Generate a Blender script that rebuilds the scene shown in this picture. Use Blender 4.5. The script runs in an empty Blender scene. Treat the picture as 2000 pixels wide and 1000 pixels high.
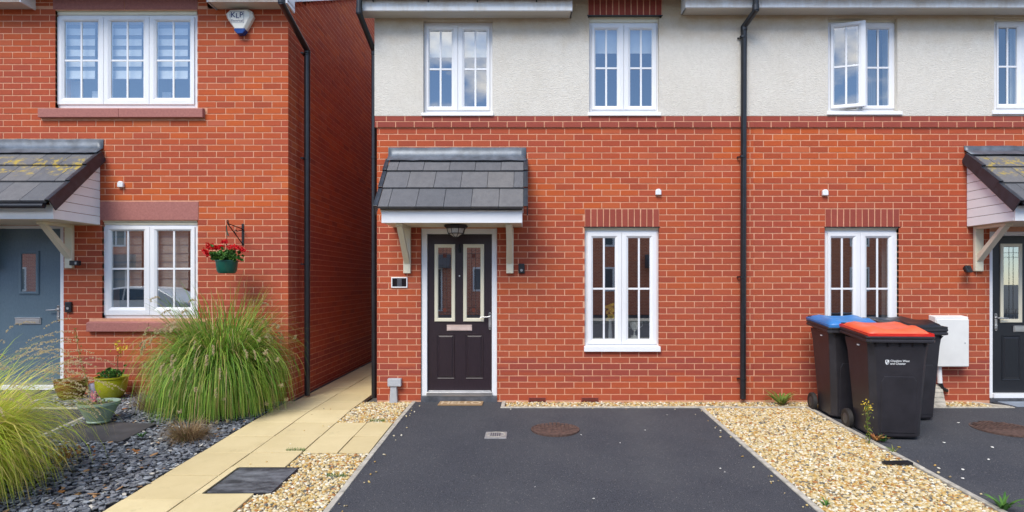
import bpy, bmesh, math, random
import numpy as np
from mathutils import Vector, Matrix
random.seed(7); RNG = np.random.default_rng(11)
PI = math.pi
SC = bpy.context.scene
COL = SC.collection
# ------------------------------------------------------------------ camera
F = 1130.0; DIST = 7.02; EYE = 1.447; CX = 1030.0; CY = 552.0
cam_d = bpy.data.cameras.new('camera'); cam = bpy.data.objects.new('camera', cam_d); COL.objects.link(cam)
cam.location = (0, -DIST, EYE); cam.rotation_euler = (PI/2, 0, 0)
cam_d.sensor_width = 36; cam_d.lens = F/2000*36
cam_d.shift_x = -(CX-1000)/2000; cam_d.shift_y = (CY-500)/2000
cam_d.clip_start = .05; cam_d.clip_end = 900
SC.camera = cam
# ------------------------------------------------------------------ light
SUN_EL, SUN_AZ = 50, 205          # azimuth clockwise from +Y (205 = behind the camera, a little to the left)
world = bpy.data.worlds.new('World'); SC.world = world; world.use_nodes = True
nt = world.node_tree; nt.nodes.clear()
def wn(t): return nt.nodes.new(t)
out = wn('ShaderNodeOutputWorld'); bg = wn('ShaderNodeBackground')
sky = wn('ShaderNodeTexSky'); sky.sky_type = 'NISHITA'; sky.sun_disc = False
sky.sun_elevation = math.radians(SUN_EL); sky.sun_rotation = math.radians(SUN_AZ)
sky.air_density = 1.0; sky.dust_density = .1; sky.ozone_density = 3.0; sky.altitude = 800
tc = wn('ShaderNodeTexCoord'); mp = wn('ShaderNodeMapping'); mp.inputs['Scale'].default_value = (1, 1, 2.2)
mp.inputs['Location'].default_value = (.55, .1, .2)
nz = wn('ShaderNodeTexNoise'); nz.inputs['Scale'].default_value = 2.6; nz.inputs['Detail'].default_value = 7; nz.inputs['Roughness'].default_value = .55
rp = wn('ShaderNodeValToRGB'); rp.color_ramp.elements[0].position = .55; rp.color_ramp.elements[1].position = .63
mx = wn('ShaderNodeMix'); mx.data_type = 'RGBA'
mx.inputs['B'].default_value = (10.5, 10.2, 9.8, 1)
L = nt.links.new
L(tc.outputs['Generated'], mp.inputs['Vector']); L(mp.outputs[0], nz.inputs['Vector']); L(nz.outputs['Fac'], rp.inputs[0])
L(rp.outputs[0], mx.inputs['Factor']); L(sky.outputs[0], mx.inputs['A']); L(mx.outputs['Result'], bg.inputs[0])
bg.inputs[1].default_value = .15
L(bg.outputs[0], out.inputs[0])
sd = bpy.data.lights.new('sun', 'SUN'); sd.energy = 2.6; sd.angle = math.radians(32); sd.color = (1, .94, .84)
sun = bpy.data.objects.new('sun', sd); COL.objects.link(sun)
e, a = math.radians(SUN_EL), math.radians(SUN_AZ)
sdir = Vector((math.sin(a)*math.cos(e), math.cos(a)*math.cos(e), math.sin(e)))
sun.rotation_euler = sdir.to_track_quat('Z', 'Y').to_euler(); sun.location = sdir*30
SC.view_settings.view_transform = 'Standard'; SC.view_settings.look = 'None'
SC.view_settings.exposure = 0.62; SC.view_settings.gamma = 1
SC.view_settings.use_curve_mapping = False
try:
    SC.cycles.max_bounces = 8; SC.cycles.transparent_max_bounces = 16
except Exception: pass

# ------------------------------------------------------------------ measuring helpers
def WX(px, Y=0.0): return (px-CX)*(DIST+Y)/F
def WZ(py, Y=0.0): return EYE-(py-CY)*(DIST+Y)/F
def gz(X, Y):                         # height of the ground: level by the houses, falling gently to the street
    if Y > -.4: z = 0.0
    elif Y > -4.2: z = -.045*(-.4-Y)
    else: z = -.171
    s = min(1, max(0, (-3.1-X)/1.2)); s = s*s*(3-2*s)
    t = min(1, max(0, (2.4+Y)/1.9)); t = t*t*(3-2*t)
    return z + .085*s*t
def G(px, py):
    X, Y = 0, -1.0
    for _ in range(25):
        z = (EYE-gz(X, Y))*F/(py-CY); Y = .5*Y+.5*(z-DIST); X = (px-CX)*(DIST+Y)/F
    return X, Y, gz(X, Y)

# ------------------------------------------------------------------ object helpers
def tag(o, label=None, cat=None, group=None, kind=None):
    if label: o['label'] = label
    if cat: o['category'] = cat
    if group: o['group'] = group
    if kind: o['kind'] = kind
    return o
def thing(name, label, cat, loc=(0, 0, 0), group=None):
    o = bpy.data.objects.new(name, None); COL.objects.link(o); o.location = loc
    o.empty_display_size = .1; o['_root'] = tuple(loc)
    return tag(o, label, cat, group)
def rootof(o): return Vector(o['_root']) if '_root' in o.keys() else Vector((0, 0, 0))
class MB:
    def __init__(s): s.v = []; s.f = []; s.m = []; s.M = None; s.mi = 0
    def add(s, vs, fs):
        n = len(s.v)
        for p in vs:
            p = Vector(p)
            if s.M is not None: p = s.M @ p
            s.v.append(tuple(p))
        for f in fs: s.f.append([i+n for i in f]); s.m.append(s.mi)
    def box(s, x0, x1, y0, y1, z0, z1):
        if x0 > x1: x0, x1 = x1, x0
        if y0 > y1: y0, y1 = y1, y0
        if z0 > z1: z0, z1 = z1, z0
        s.add([(x0,y0,z0),(x1,y0,z0),(x1,y1,z0),(x0,y1,z0),(x0,y0,z1),(x1,y0,z1),(x1,y1,z1),(x0,y1,z1)],
              [(0,3,2,1),(4,5,6,7),(0,1,5,4),(1,2,6,5),(2,3,7,6),(3,0,4,7)])
        return s
    def hexa(s, a, b):                 # two quads (lists of four points), bottom then top
        s.add(list(a)+list(b), [(0,3,2,1),(4,5,6,7),(0,1,5,4),(1,2,6,5),(2,3,7,6),(3,0,4,7)]); return s
    def prism(s, poly, off):           # polygon (3d points) pushed along off
        n = len(poly); off = Vector(off)
        s.add([Vector(p) for p in poly]+[Vector(p)+off for p in poly],
              [list(range(n))[::-1], list(range(n, 2*n))]+[(i, (i+1) % n, (i+1) % n+n, i+n) for i in range(n)]); return s
    def rings(s, rr, cap0=False, cap1=False, closed=True):   # loft point rings
        n = len(rr[0]); vs = [p for r in rr for p in r]; fs = []
        for k in range(len(rr)-1):
            for i in range(n if closed else n-1):
                j = (i+1) % n; fs.append((k*n+i, k*n+j, (k+1)*n+j, (k+1)*n+i))
        if cap0: fs.append(list(range(n))[::-1])
        if cap1: fs.append([(len(rr)-1)*n+i for i in range(n)])
        s.add(vs, fs); return s
    def tube(s, pts, r, n=10, caps=True):
        pts = [Vector(p) for p in pts]; rs = r if isinstance(r, (list, tuple)) else [r]*len(pts); rr = []
        prev = None
        for i, p in enumerate(pts):
            if i == 0: t = pts[1]-p
            elif i == len(pts)-1: t = p-pts[i-1]
            else: t = (pts[i+1]-p).normalized()+(p-pts[i-1]).normalized()
            t.normalize()
            u = prev if prev is not None else (Vector((0,0,1)) if abs(t.z) < .9 else Vector((1,0,0)))
            u = (u-t*u.dot(t)); u.normalize(); prev = u; w = t.cross(u)
            sc = 1.0
            if 0 < i < len(pts)-1:
                c = (pts[i+1]-p).normalized().dot(t); sc = 1/max(.5, c)
            rr.append([p+(u*math.cos(2*PI*k/n)*rs[i]+w*math.sin(2*PI*k/n)*rs[i])*(1 if sc < 1.02 else (1+sc)/2) for k in range(n)])
        return s.rings(rr, caps, caps)
    def lathe(s, prof, c=(0,0,0), n=24, axis='Z'):
        rr = []
        for (r, h) in prof:
            ring = []
            for k in range(n):
                a = 2*PI*k/n; x, y = r*math.cos(a), r*math.sin(a)
                if axis == 'Z': q = (x, y, h)
                elif axis == 'Y': q = (x, h, -y)
                else: q = (h, x, y)
                ring.append((q[0]+c[0], q[1]+c[1], q[2]+c[2]))
            rr.append(ring)
        return s.rings(rr, True, True)
    def frame(s, x0, x1, z0, z1, prof):    # rectangular mitred frame facing -Y; prof = [(inset, y), ...]
        rr = [[(x0+i, y, z0+i), (x1-i, y, z0+i), (x1-i, y, z1-i), (x0+i, y, z1-i)] for (i, y) in prof]
        return s.rings(rr)
    def build(s, name, mat, parent=None, smooth=False, bevel=0, bseg=2, link=True):
        me = bpy.data.meshes.new(name)
        r = rootof(parent) if parent is not None else Vector((0,0,0))
        me.from_pydata([(x-r.x, y-r.y, z-r.z) for (x, y, z) in s.v], [], s.f)
        mats = mat if isinstance(mat, (list, tuple)) else [mat]
        for m in mats: me.materials.append(m)
        if len(mats) > 1: me.polygons.foreach_set('material_index', s.m)
        bm = bmesh.new(); bm.from_mesh(me); bmesh.ops.remove_doubles(bm, verts=bm.verts, dist=1e-5)
        bmesh.ops.recalc_face_normals(bm, faces=bm.faces); bm.to_mesh(me); bm.free()
        if smooth:
            me.polygons.foreach_set('use_smooth', [True]*len(me.polygons))
            try: me.set_sharp_from_angle(angle=math.radians(40))
            except Exception: pass
        o = bpy.data.objects.new(name, me); COL.objects.link(o)
        if parent is not None:
            o.parent = parent; o['_root'] = tuple(r)
        if bevel:
            b = o.modifiers.new('bevel', 'BEVEL'); b.width = bevel; b.segments = bseg; b.limit_method = 'ANGLE'; b.angle_limit = math.radians(35)
        return o
def np_mesh(name, V, Fq, mat, parent=None, smooth=False):
    """V (n,3) array, Fq (m,k) array of equal-sided faces"""
    r = rootof(parent) if parent is not None else Vector((0,0,0))
    V = np.asarray(V, dtype=np.float32)-np.array(r, dtype=np.float32)
    me = bpy.data.meshes.new(name); k = Fq.shape[1]; m = Fq.shape[0]
    me.vertices.add(len(V)); me.vertices.foreach_set('co', V.ravel())
    me.loops.add(m*k); me.loops.foreach_set('vertex_index', Fq.astype(np.int32).ravel())
    me.polygons.add(m); me.polygons.foreach_set('loop_start', np.arange(0, m*k, k, dtype=np.int32))
    me.update(calc_edges=True)
    me.polygons.foreach_set('use_smooth', [bool(smooth)]*m)
    me.materials.append(mat)
    o = bpy.data.objects.new(name, me); COL.objects.link(o)
    if parent is not None: o.parent = parent; o['_root'] = tuple(r)
    return o

# ------------------------------------------------------------------ materials
def lin(r, g, b):
    f = lambda c: c/12.92 if c <= .04045 else ((c+.055)/1.055)**2.4
    return (f(r/255), f(g/255), f(b/255), 1)
class NM:
    def __init__(s, name):
        s.m = bpy.data.materials.new(name); s.m.use_nodes = True; s.t = s.m.node_tree
        s.p = s.t.nodes['Principled BSDF']; s.geo = None; s.tc = None
    def n(s, t, **kw):
        x = s.t.nodes.new(t)
        for k, v in kw.items():
            if k in x.inputs.keys(): x.inputs[k].default_value = v
            else: setattr(x, k, v)
        return x
    def l(s, a, b): s.t.links.new(a, b)
    def pos(s, scale=(1, 1, 1)):
        if s.geo is None: s.geo = s.n('ShaderNodeNewGeometry')
        mp = s.n('ShaderNodeMapping'); mp.inputs['Scale'].default_value = scale
        s.l(s.geo.outputs['Position'], mp.inputs['Vector']); return mp.outputs[0]
    def noise(s, scale, detail=4, rough=.55, stretch=(1, 1, 1)):
        x = s.n('ShaderNodeTexNoise'); x.inputs['Scale'].default_value = scale; x.inputs['Detail'].default_value = detail; x.inputs['Roughness'].default_value = rough
        s.l(s.pos(stretch), x.inputs['Vector']); return x.outputs['Fac']
    def voro(s, scale, stretch=(1, 1, 1), out='Distance'):
        x = s.n('ShaderNodeTexVoronoi'); x.inputs['Scale'].default_value = scale
        s.l(s.pos(stretch), x.inputs['Vector']); return x.outputs[out]
    def ramp(s, fac, stops, interp='LINEAR'):
        r = s.n('ShaderNodeValToRGB'); r.color_ramp.interpolation = interp
        els = r.color_ramp.elements
        while len(els) < len(stops): els.new(.5)
        for e, (p, c) in zip(els, stops):
            e.position = p; e.color = c if len(c) == 4 else (*c, 1)
        s.l(fac, r.inputs[0]); return r.outputs[0]
    def rnd(s):
        """one random value per object and per loose piece"""
        if s.geo is None: s.geo = s.n('ShaderNodeNewGeometry')
        oi = s.n('ShaderNodeObjectInfo'); a = s.n('ShaderNodeMath', operation='ADD')
        s.l(s.geo.outputs['Random Per Island'], a.inputs[0]); s.l(oi.outputs['Random'], a.inputs[1])
        w = s.n('ShaderNodeTexWhiteNoise'); w.noise_dimensions = '1D'; s.l(a.outputs[0], w.inputs['W']); return w.outputs['Value']
    def mix(s, fac, A, B, mode='MIX'):
        x = s.n('ShaderNodeMix'); x.data_type = 'RGBA'; x.blend_type = mode
        for sock, v in ((x.inputs['Factor'], fac), (x.inputs['A'], A), (x.inputs['B'], B)):
            if isinstance(v, (int, float)): sock.default_value = v
            elif isinstance(v, tuple): sock.default_value = v if len(v) == 4 else (*v, 1)
            else: s.l(v, sock)
        return x.outputs['Result']
    def math(s, op, A, B=0.0):
        x = s.n('ShaderNodeMath', operation=op)
        for i, v in ((0, A), (1, B)):
            if isinstance(v, (int, float)): x.inputs[i].default_value = v
            else: s.l(v, x.inputs[i])
        return x.outputs[0]
    def bump(s, h, strength=.3, dist=.01):
        b = s.n('ShaderNodeBump'); b.inputs['Strength'].default_value = strength; b.inputs['Distance'].default_value = dist
        s.l(h, b.inputs['Height']); s.l(b.outputs[0], s.p.inputs['Normal'])
    def col(s, c):
        if isinstance(c, tuple): s.p.inputs['Base Color'].default_value = c if len(c) == 4 else (*c, 1)
        else: s.l(c, s.p.inputs['Base Color'])
        return s
    def set(s, rough=.6, metal=0, spec=None):
        s.p.inputs['Roughness'].default_value = rough; s.p.inputs['Metallic'].default_value = metal
        if spec is not None: s.p.inputs['Specular IOR Level'].default_value = spec
        return s
def simple(name, c, rough=.5, metal=0, var=.12, scale=9, bump=0, bscale=60, bd=.002):
    """a plain material with a little uneven tone"""
    m = NM(name); d = tuple(x*(1-var) for x in c[:3]); u = tuple(min(1, x*(1+var)) for x in c[:3])
    m.col(m.ramp(m.noise(scale, 5), [(.3, d), (.7, u)])).set(rough, metal)
    if bump: m.bump(m.noise(bscale, 3), bump, bd)
    return m.m
def brick_mat(name, stops, dark):
    m = NM(name); r = m.rnd(); c = m.ramp(r, stops)
    # each pack fired a little differently: slow change up the wall
    pack = m.noise(1.0, 3, .6, (.22, .22, 1.1)); c = m.mix(m.ramp(pack, [(.42, (0, 0, 0)), (.62, (.75, .75, .75))]), c, dark)
    zs = m.n('ShaderNodeSeparateXYZ'); m.l(m.geo.outputs['Position'], zs.inputs[0]); zz = m.math('ADD', zs.outputs['Z'], m.math('MULTIPLY', m.noise(1.3, 3, .6, (.5, .5, 1)), .9))
    c = m.mix(m.ramp(m.math('MULTIPLY', zz, .25), [(.18, (.75, .75, .75)), (.60, (.55, .55, .55)), (.70, (0, 0, 0))]), c, m.mix(.55, c, (.29, .060, .046)))
    c = m.mix(m.ramp(m.math('ADD', zs.outputs['Z'], m.math('MULTIPLY', r, .16)), [(.36, (0, 0, 0)), (.40, (.75, .75, .75)), (.56, (.75, .75, .75)), (.60, (0, 0, 0))]), c, (.27, .052, .045))
    drag = m.noise(60, 4, .7, (.35, .35, 2.2)); c = m.mix(m.ramp(drag, [(.3, (0, 0, 0)), (.75, (.4, .4, .4))]), c, m.mix(.5, c, (.55, .15, .05)), 'MIX')
    sp = m.noise(26, 6, .75); c = m.mix(m.ramp(sp, [(.63, (0, 0, 0)), (.78, (.3, .3, .3))]), c, (.66, .38, .27)); salt = m.noise(3.2, 7, .78, (1, 1, 2.2)); c = m.mix(m.ramp(salt, [(.66, (0, 0, 0)), (.76, (.28, .28, .28))]), c, (.72, .48, .40))
    big = m.noise(.9, 4, .6); c = m.mix(m.ramp(big, [(.35, (.12, .12, .12)), (.7, (0, 0, 0))]), c, (.12, .06, .05))
    pit = m.voro(170); c = m.mix(m.ramp(pit, [(.08, (.35, .35, .35)), (.2, (0, 0, 0))]), c, (.11, .035, .02))
    m.col(c).set(.88, 0, .25); m.bump(m.noise(150, 4, .7), .35, .002); return m.m
BRICK = brick_mat('orange_red_brick', [(0, (.34, .060, .028)), (.16, (.44, .078, .025)), (.4, (.50, .090, .024)), (.62, (.54, .106, .022)), (.80, (.43, .075, .035)), (.92, (.57, .130, .036)), (1, (.46, .11, .06))], (.35, .060, .038))
BRICK2 = brick_mat('dark_red_brick', [(0, (.255, .05, .04)), (.5, (.30, .058, .045)), (1, (.35, .075, .055))], (.27, .055, .045))
m = NM('pink_mortar'); m.col(m.ramp(m.noise(14, 6), [(.25, (.54, .255, .15)), (.75, (.74, .39, .26))])).set(.95, 0, .2); m.bump(m.noise(300, 3), .5, .002); MORTAR = m.m
m = NM('rough_cast_render')
c = m.ramp(m.noise(30, 6, .7), [(.3, (.635, .60, .54)), (.72, (.735, .70, .635))])
c = m.mix(m.ramp(m.noise(1.4, 5, .6, (1, 1, .8)), [(.45, (0, 0, 0)), (.75, (.35, .35, .35))]), c, (.50, .45, .37))
gx = m.n('ShaderNodeSeparateXYZ'); m.l(m.geo.outputs['Position'], gx.inputs[0])
run = m.noise(3.5, 5, .7, (2.2, 1, .12)); c = m.mix(m.ramp(run, [(.54, (0, 0, 0)), (.76, (.22, .22, .22))]), c, (.50, .45, .36))
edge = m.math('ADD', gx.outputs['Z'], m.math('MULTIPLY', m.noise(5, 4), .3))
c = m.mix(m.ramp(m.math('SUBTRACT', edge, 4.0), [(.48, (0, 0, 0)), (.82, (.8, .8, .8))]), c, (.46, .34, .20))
m.col(c).set(.95, 0, .2)
h = m.math('ADD', m.noise(75, 5, .82, (1, 1, 1.5)), m.math('MULTIPLY', m.voro(62, (1, 1, 1.2)), .7)); m.bump(h, .6, .010); RENDER = m.m
m = NM('red_sandstone'); m.col(m.ramp(m.noise(40, 6, .7), [(.3, (.30, .115, .10)), (.7, (.42, .17, .145))])).set(.9); m.bump(m.noise(120, 4), .35, .003); STONE = m.m
def upvc(name, c, r=.32):
    m = NM(name); c2 = tuple(x*.95 for x in c)
    k = m.ramp(m.noise(3.2, 6, .65, (1, 1, .5)), [(.35, c2), (.6, c)])
    k = m.mix(m.ramp(m.noise(22, 6, .7), [(.62, (0, 0, 0)), (.85, (.18, .18, .18))]), k, (.42, .40, .36))
    m.col(k).set(r); return m.m
WHITE = upvc('white_upvc', (.80, .81, .835)); CREAM = upvc('cream_paint', (.72, .67, .52), .45)
CHEEK = upvc('white_cladding', (.86, .88, .90), .4)
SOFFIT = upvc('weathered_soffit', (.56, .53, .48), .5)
m = NM('fascia_board'); k = m.ramp(m.noise(7, 6, .7, (1, 1, .35)), [(.42, (.82, .82, .82)), (.75, (.66, .60, .52))])
m.geo = m.geo or m.n('ShaderNodeNewGeometry'); gx = m.n('ShaderNodeSeparateXYZ'); m.l(m.geo.outputs['Position'], gx.inputs[0])
k = m.mix(m.ramp(m.math('ADD', m.math('SUBTRACT', gx.outputs['Z'], 4.5), m.math('MULTIPLY', m.noise(4, 5), .16)), [(.27, (0, 0, 0)), (.36, (.8, .8, .8))]), k, (.40, .27, .15))
m.col(k).set(.42); FASCIA = m.m
BLACKP = simple('black_plastic', (.014, .015, .019), .33, var=.3)
IRON = simple('black_iron', (.015, .015, .018), .5, .3, bump=.3)
LEAD = simple('lead_flashing', (.115, .135, .165), .42, .25, var=.35, scale=7, bump=.3, bscale=14, bd=.006)
VERGE = simple('verge_trim', (.028, .034, .045), .35, var=.3, scale=12)
def tile_mat(name, moss):
    m = NM(name); c = m.ramp(m.rnd(), [(0, (.085, .088, .10)), (.5, (.115, .115, .125)), (1, (.15, .142, .14))])
    c = m.mix(m.ramp(m.noise(140, 4, .8), [(.4, (0, 0, 0)), (.7, (.55, .55, .55))]), c, (.20, .20, .21))
    c = m.mix(m.ramp(m.noise(9, 5, .7, (1.6, 1.6, .6)), [(.4, (0, 0, 0)), (.8, (.5, .5, .5))]), c, (.06, .062, .07))
    if moss:
        m.geo = m.geo or m.n('ShaderNodeNewGeometry'); gx = m.n('ShaderNodeSeparateXYZ'); m.l(m.geo.outputs['Position'], gx.inputs[0])
        band = m.ramp(m.math('SUBTRACT', gx.outputs['Z'], 2.3), [(.34, (0, 0, 0)), (.42, (1, 1, 1)), (.60, (1, 1, 1)), (.66, (0, 0, 0))])
        k = m.ramp(m.noise(11, 6, .75), [(.51, (0, 0, 0)), (.62, (.95, .95, .95))])
        few = m.ramp(m.noise(16, 6, .75), [(.66, (0, 0, 0)), (.70, (.9, .9, .9))])
        f = m.mix(band, few, k); c = m.mix(f, c, (.42, .30, .035))
    m.col(c).set(.85); m.bump(m.noise(200, 4, .8), .6, .003); return m.m
TILE = tile_mat('concrete_tile', False); TILEM = tile_mat('mossy_concrete_tile', True)
m = NM('asphalt')
c = m.ramp(m.noise(120, 4, .85), [(.38, (.014, .016, .022)), (.64, (.092, .096, .112))])
c = m.mix(m.ramp(m.noise(1.1, 5, .6), [(.38, (0, 0, 0)), (.72, (.35, .35, .35))]), c, (.105, .105, .11))
wn_ = m.n('ShaderNodeTexVoronoi'); wn_.inputs['Scale'].default_value = 110; m.l(m.pos(), wn_.inputs['Vector'])
near = m.ramp(wn_.outputs['Distance'], [(.22, (1, 1, 1)), (.34, (0, 0, 0))]); sx = m.n('ShaderNodeSeparateColor'); m.l(wn_.outputs['Color'], sx.inputs[0])
pick = m.ramp(sx.outputs[0], [(.93, (0, 0, 0)), (.95, (1, 1, 1))]); c = m.mix(m.math('MULTIPLY', near, pick), c, (.30, .29, .27)); oil = m.noise(2.3, 4, .5); c = m.mix(m.ramp(oil, [(.66, (0, 0, 0)), (.78, (.45, .45, .45))]), c, (.030, .031, .036)); tr_ = m.noise(.8, 5, .6, (1.6, .25, 1)); c = m.mix(m.ramp(tr_, [(.5, (0, 0, 0)), (.75, (.16, .16, .16))]), c, (.11, .11, .11))
m.col(c).set(.88, 0, .3); m.bump(m.noise(260, 3, .8), .8, .004); ASPHALT = m.m
m = NM('buff_paving'); c = m.ramp(m.rnd(), [(0, (.58, .47, .255)), (1, (.69, .575, .33))])
c = m.mix(m.ramp(m.noise(2.2, 6, .65), [(.4, (0, 0, 0)), (.75, (.6, .6, .6))]), c, (.50, .40, .20))
c = m.mix(m.ramp(m.noise(45, 5, .7), [(.6, (0, 0, 0)), (.8, (.3, .3, .3))]), c, (.30, .24, .13))
c = m.mix(m.ramp(m.noise(7, 7, .75), [(.60, (0, 0, 0)), (.72, (.35, .35, .35))]), c, (.30, .25, .14))
m.col(c).set(.9); m.bump(m.noise(25, 6, .7), .35, .004); PAVING = m.m
KERB = simple('concrete_kerb', (.42, .39, .33), .92, var=.3, scale=18, bump=.5, bscale=120, bd=.003)
m = NM('golden_gravel'); m.col(m.ramp(m.rnd(), [(0, (.56, .45, .25)), (.22, (.64, .56, .38)), (.38, (.48, .29, .08)), (.54, (.54, .40, .16)), (.70, (.72, .67, .54)), (.80, (.26, .20, .11)), (.90, (.36, .15, .04)), (.95, (.11, .11, .105))], 'CONSTANT')).set(.75); m.bump(m.noise(160, 3), .3, .002); GRAVEL = m.m
GBASE = simple('gravel_base', (.17, .125, .065), .95, var=.4, scale=60, bump=.6)
m = NM('slate_chips'); c = m.ramp(m.rnd(), [(0, (.13, .14, .16)), (.35, (.20, .212, .235)), (.65, (.10, .107, .125)), (.80, (.31, .335, .37)), (.955, (.58, .55, .49)), (.985, (.40, .22, .1))], 'CONSTANT')
m.col(c).set(.5); m.bump(m.noise(90, 4, .7, (1, 1, 3)), .5, .003); SLATE = m.m
SBASE = simple('slate_base', (.035, .036, .042), .95, var=.4, scale=50, bump=.6)
SOIL = simple('soil', (.05, .038, .026), .95, var=.4, scale=50, bump=.6)
GROUND = simple('ground', (.10, .10, .095), .95, var=.2)
STEEL = simple('brushed_steel', (.62, .61, .60), .28, .85, var=.08)
def leafmat(name, stops, rough=.55, trans=.25):
    m = NM(name); c = m.ramp(m.rnd(), stops); m.col(c).set(rough, 0, .3)
    tr = m.n('ShaderNodeBsdfTranslucent'); m.l(c, tr.inputs[0]); ms = m.n('ShaderNodeMixShader'); ms.inputs[0].default_value = trans
    m.l(m.p.outputs[0], ms.inputs[1]); m.l(tr.outputs[0], ms.inputs[2]); m.l(ms.outputs[0], m.t.nodes['Material Output'].inputs[0]); return m.m
BLADE = leafmat('grass_blade', [(0, (.07, .15, .02)), (.3, (.14, .30, .035)), (.55, (.25, .44, .05)), (.76, (.38, .52, .08)), (.88, (.50, .44, .15)), (.95, (.46, .28, .10)), (1, (.66, .55, .32))])
BLADEY = leafmat('yellow_grass_blade', [(0, (.30, .42, .035)), (.3, (.50, .64, .06)), (.6, (.66, .70, .11)), (.8, (.78, .68, .18)), (1, (.80, .60, .26))], .5, .35)
DRYB = leafmat('dry_grass_blade', [(0, (.16, .10, .05)), (.5, (.30, .19, .10)), (.8, (.42, .30, .17)), (1, (.12, .14, .04))])
PLUME = leafmat('seed_plume', [(0, (.55, .43, .22)), (.5, (.66, .55, .33)), (1, (.78, .70, .50))])
LEAF = leafmat('green_leaf', [(0, (.035, .11, .025)), (.5, (.07, .19, .035)), (1, (.13, .28, .05))])
WEED = leafmat('weed_leaf', [(0, (.10, .17, .03)), (.5, (.19, .25, .05)), (1, (.30, .27, .08))])
AUTUMN = leafmat('autumn_leaf', [(0, (.35, .12, .04)), (.5, (.48, .22, .07)), (1, (.55, .36, .15))])
REDP = leafmat('red_petal', [(0, (.62, .012, .018)), (.6, (.78, .02, .03)), (1, (.85, .05, .06))], .5)
PINKP = leafmat('pink_petal', [(0, (.7, .2, .25)), (1, (.8, .35, .38))]); YELP = leafmat('yellow_petal', [(0, (.7, .5, .05)), (1, (.8, .65, .1))])
WHITEP = simple('white_petal', (.8, .78, .72), .7)
m = NM('window_glass')
tr = m.n('ShaderNodeBsdfTransparent'); tr.inputs[0].default_value = (.95, .97, .97, 1); gl = m.n('ShaderNodeBsdfGlossy'); gl.inputs['Roughness'].default_value = .004; gl.inputs[0].default_value = (.93, .96, 1, 1)
lw = m.n('ShaderNodeLayerWeight'); lw.inputs[0].default_value = .25; ff = m.math('ADD', m.math('MULTIPLY', lw.outputs['Fresnel'], .8), .26)
gb = m.n('ShaderNodeNewGeometry'); ff = m.math('MULTIPLY', ff, m.math('SUBTRACT', 1.0, gb.outputs['Backfacing'])); ms = m.n('ShaderNodeMixShader'); m.l(ff, ms.inputs[0]); m.l(tr.outputs[0], ms.inputs[1]); m.l(gl.outputs[0], ms.inputs[2]); m.l(ms.outputs[0], m.t.nodes['Material Output'].inputs[0]); GLASS = m.m
GLASSG = GLASS.copy(); GLASSG.name = 'ground_floor_glass'
for n_ in GLASSG.node_tree.nodes:
    if n_.type == 'MATH' and n_.operation == 'ADD': n_.inputs[1].default_value = .36
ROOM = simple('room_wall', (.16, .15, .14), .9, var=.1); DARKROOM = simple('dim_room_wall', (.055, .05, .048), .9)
BLINDW = simple('white_blind', (.72, .72, .70), .7, var=.04); BLINDG = simple('grey_blind', (.30, .31, .33), .7, var=.06); BLINDD = simple('mid_grey_blind', (.16, .18, .21), .7, var=.06); BLINDT = simple('taupe_blind', (.42, .36, .33), .7, var=.1)
m = NM('plum_black_door'); c = m.ramp(m.noise(40, 5, .7, (3, 3, .25)), [(.3, (.016, .009, .013)), (.7, (.030, .017, .024))]); m.col(c).set(.38); m.bump(m.noise(55, 4, .7, (4, 4, .25)), .25, .0015); DOORP = m.m
m = NM('grey_blue_door'); c = m.ramp(m.noise(60, 5, .7, (2, 2, .6)), [(.3, (.075, .12, .16)), (.7, (.105, .16, .205))]); m.col(c).set(.45); m.bump(m.noise(130, 4, .7, (2, 2, .5)), .5, .0015); DOORB = m.m
m = NM('black_door'); c = m.ramp(m.noise(50, 5, .7, (3, 3, .3)), [(.3, (.009, .010, .013)), (.7, (.018, .02, .026))]); m.col(c).set(.38); DOORK = m.m
GREYBOX = simple('grey_plastic', (.40, .42, .45), .5); METER = simple('white_fibreglass', (.74, .74, .72), .45, var=.06, scale=4)
BINB = simple('bin_body', (.024, .022, .027), .42, var=.25, scale=6, bump=.35, bscale=200, bd=.001)
BLUEL = simple('blue_lid', (.035, .19, .50), .38, var=.15, scale=6); REDL = simple('red_lid', (.80, .125, .05), .42, var=.22, scale=4)
RUBBER = simple('rubber', (.02, .018, .018), .7)
RUST = simple('rusty_iron', (.10, .058, .046), .8, .1, var=.5, scale=30, bump=.6, bscale=60, bd=.004)
DARKCOV = simple('dark_cover', (.085, .09, .105), .55, .1, var=.5, scale=7, bump=.5, bscale=50, bd=.003)
SILVERPAINT = simple('pale_metal', (.33, .32, .32), .5, .3, var=.2, scale=30)
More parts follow.
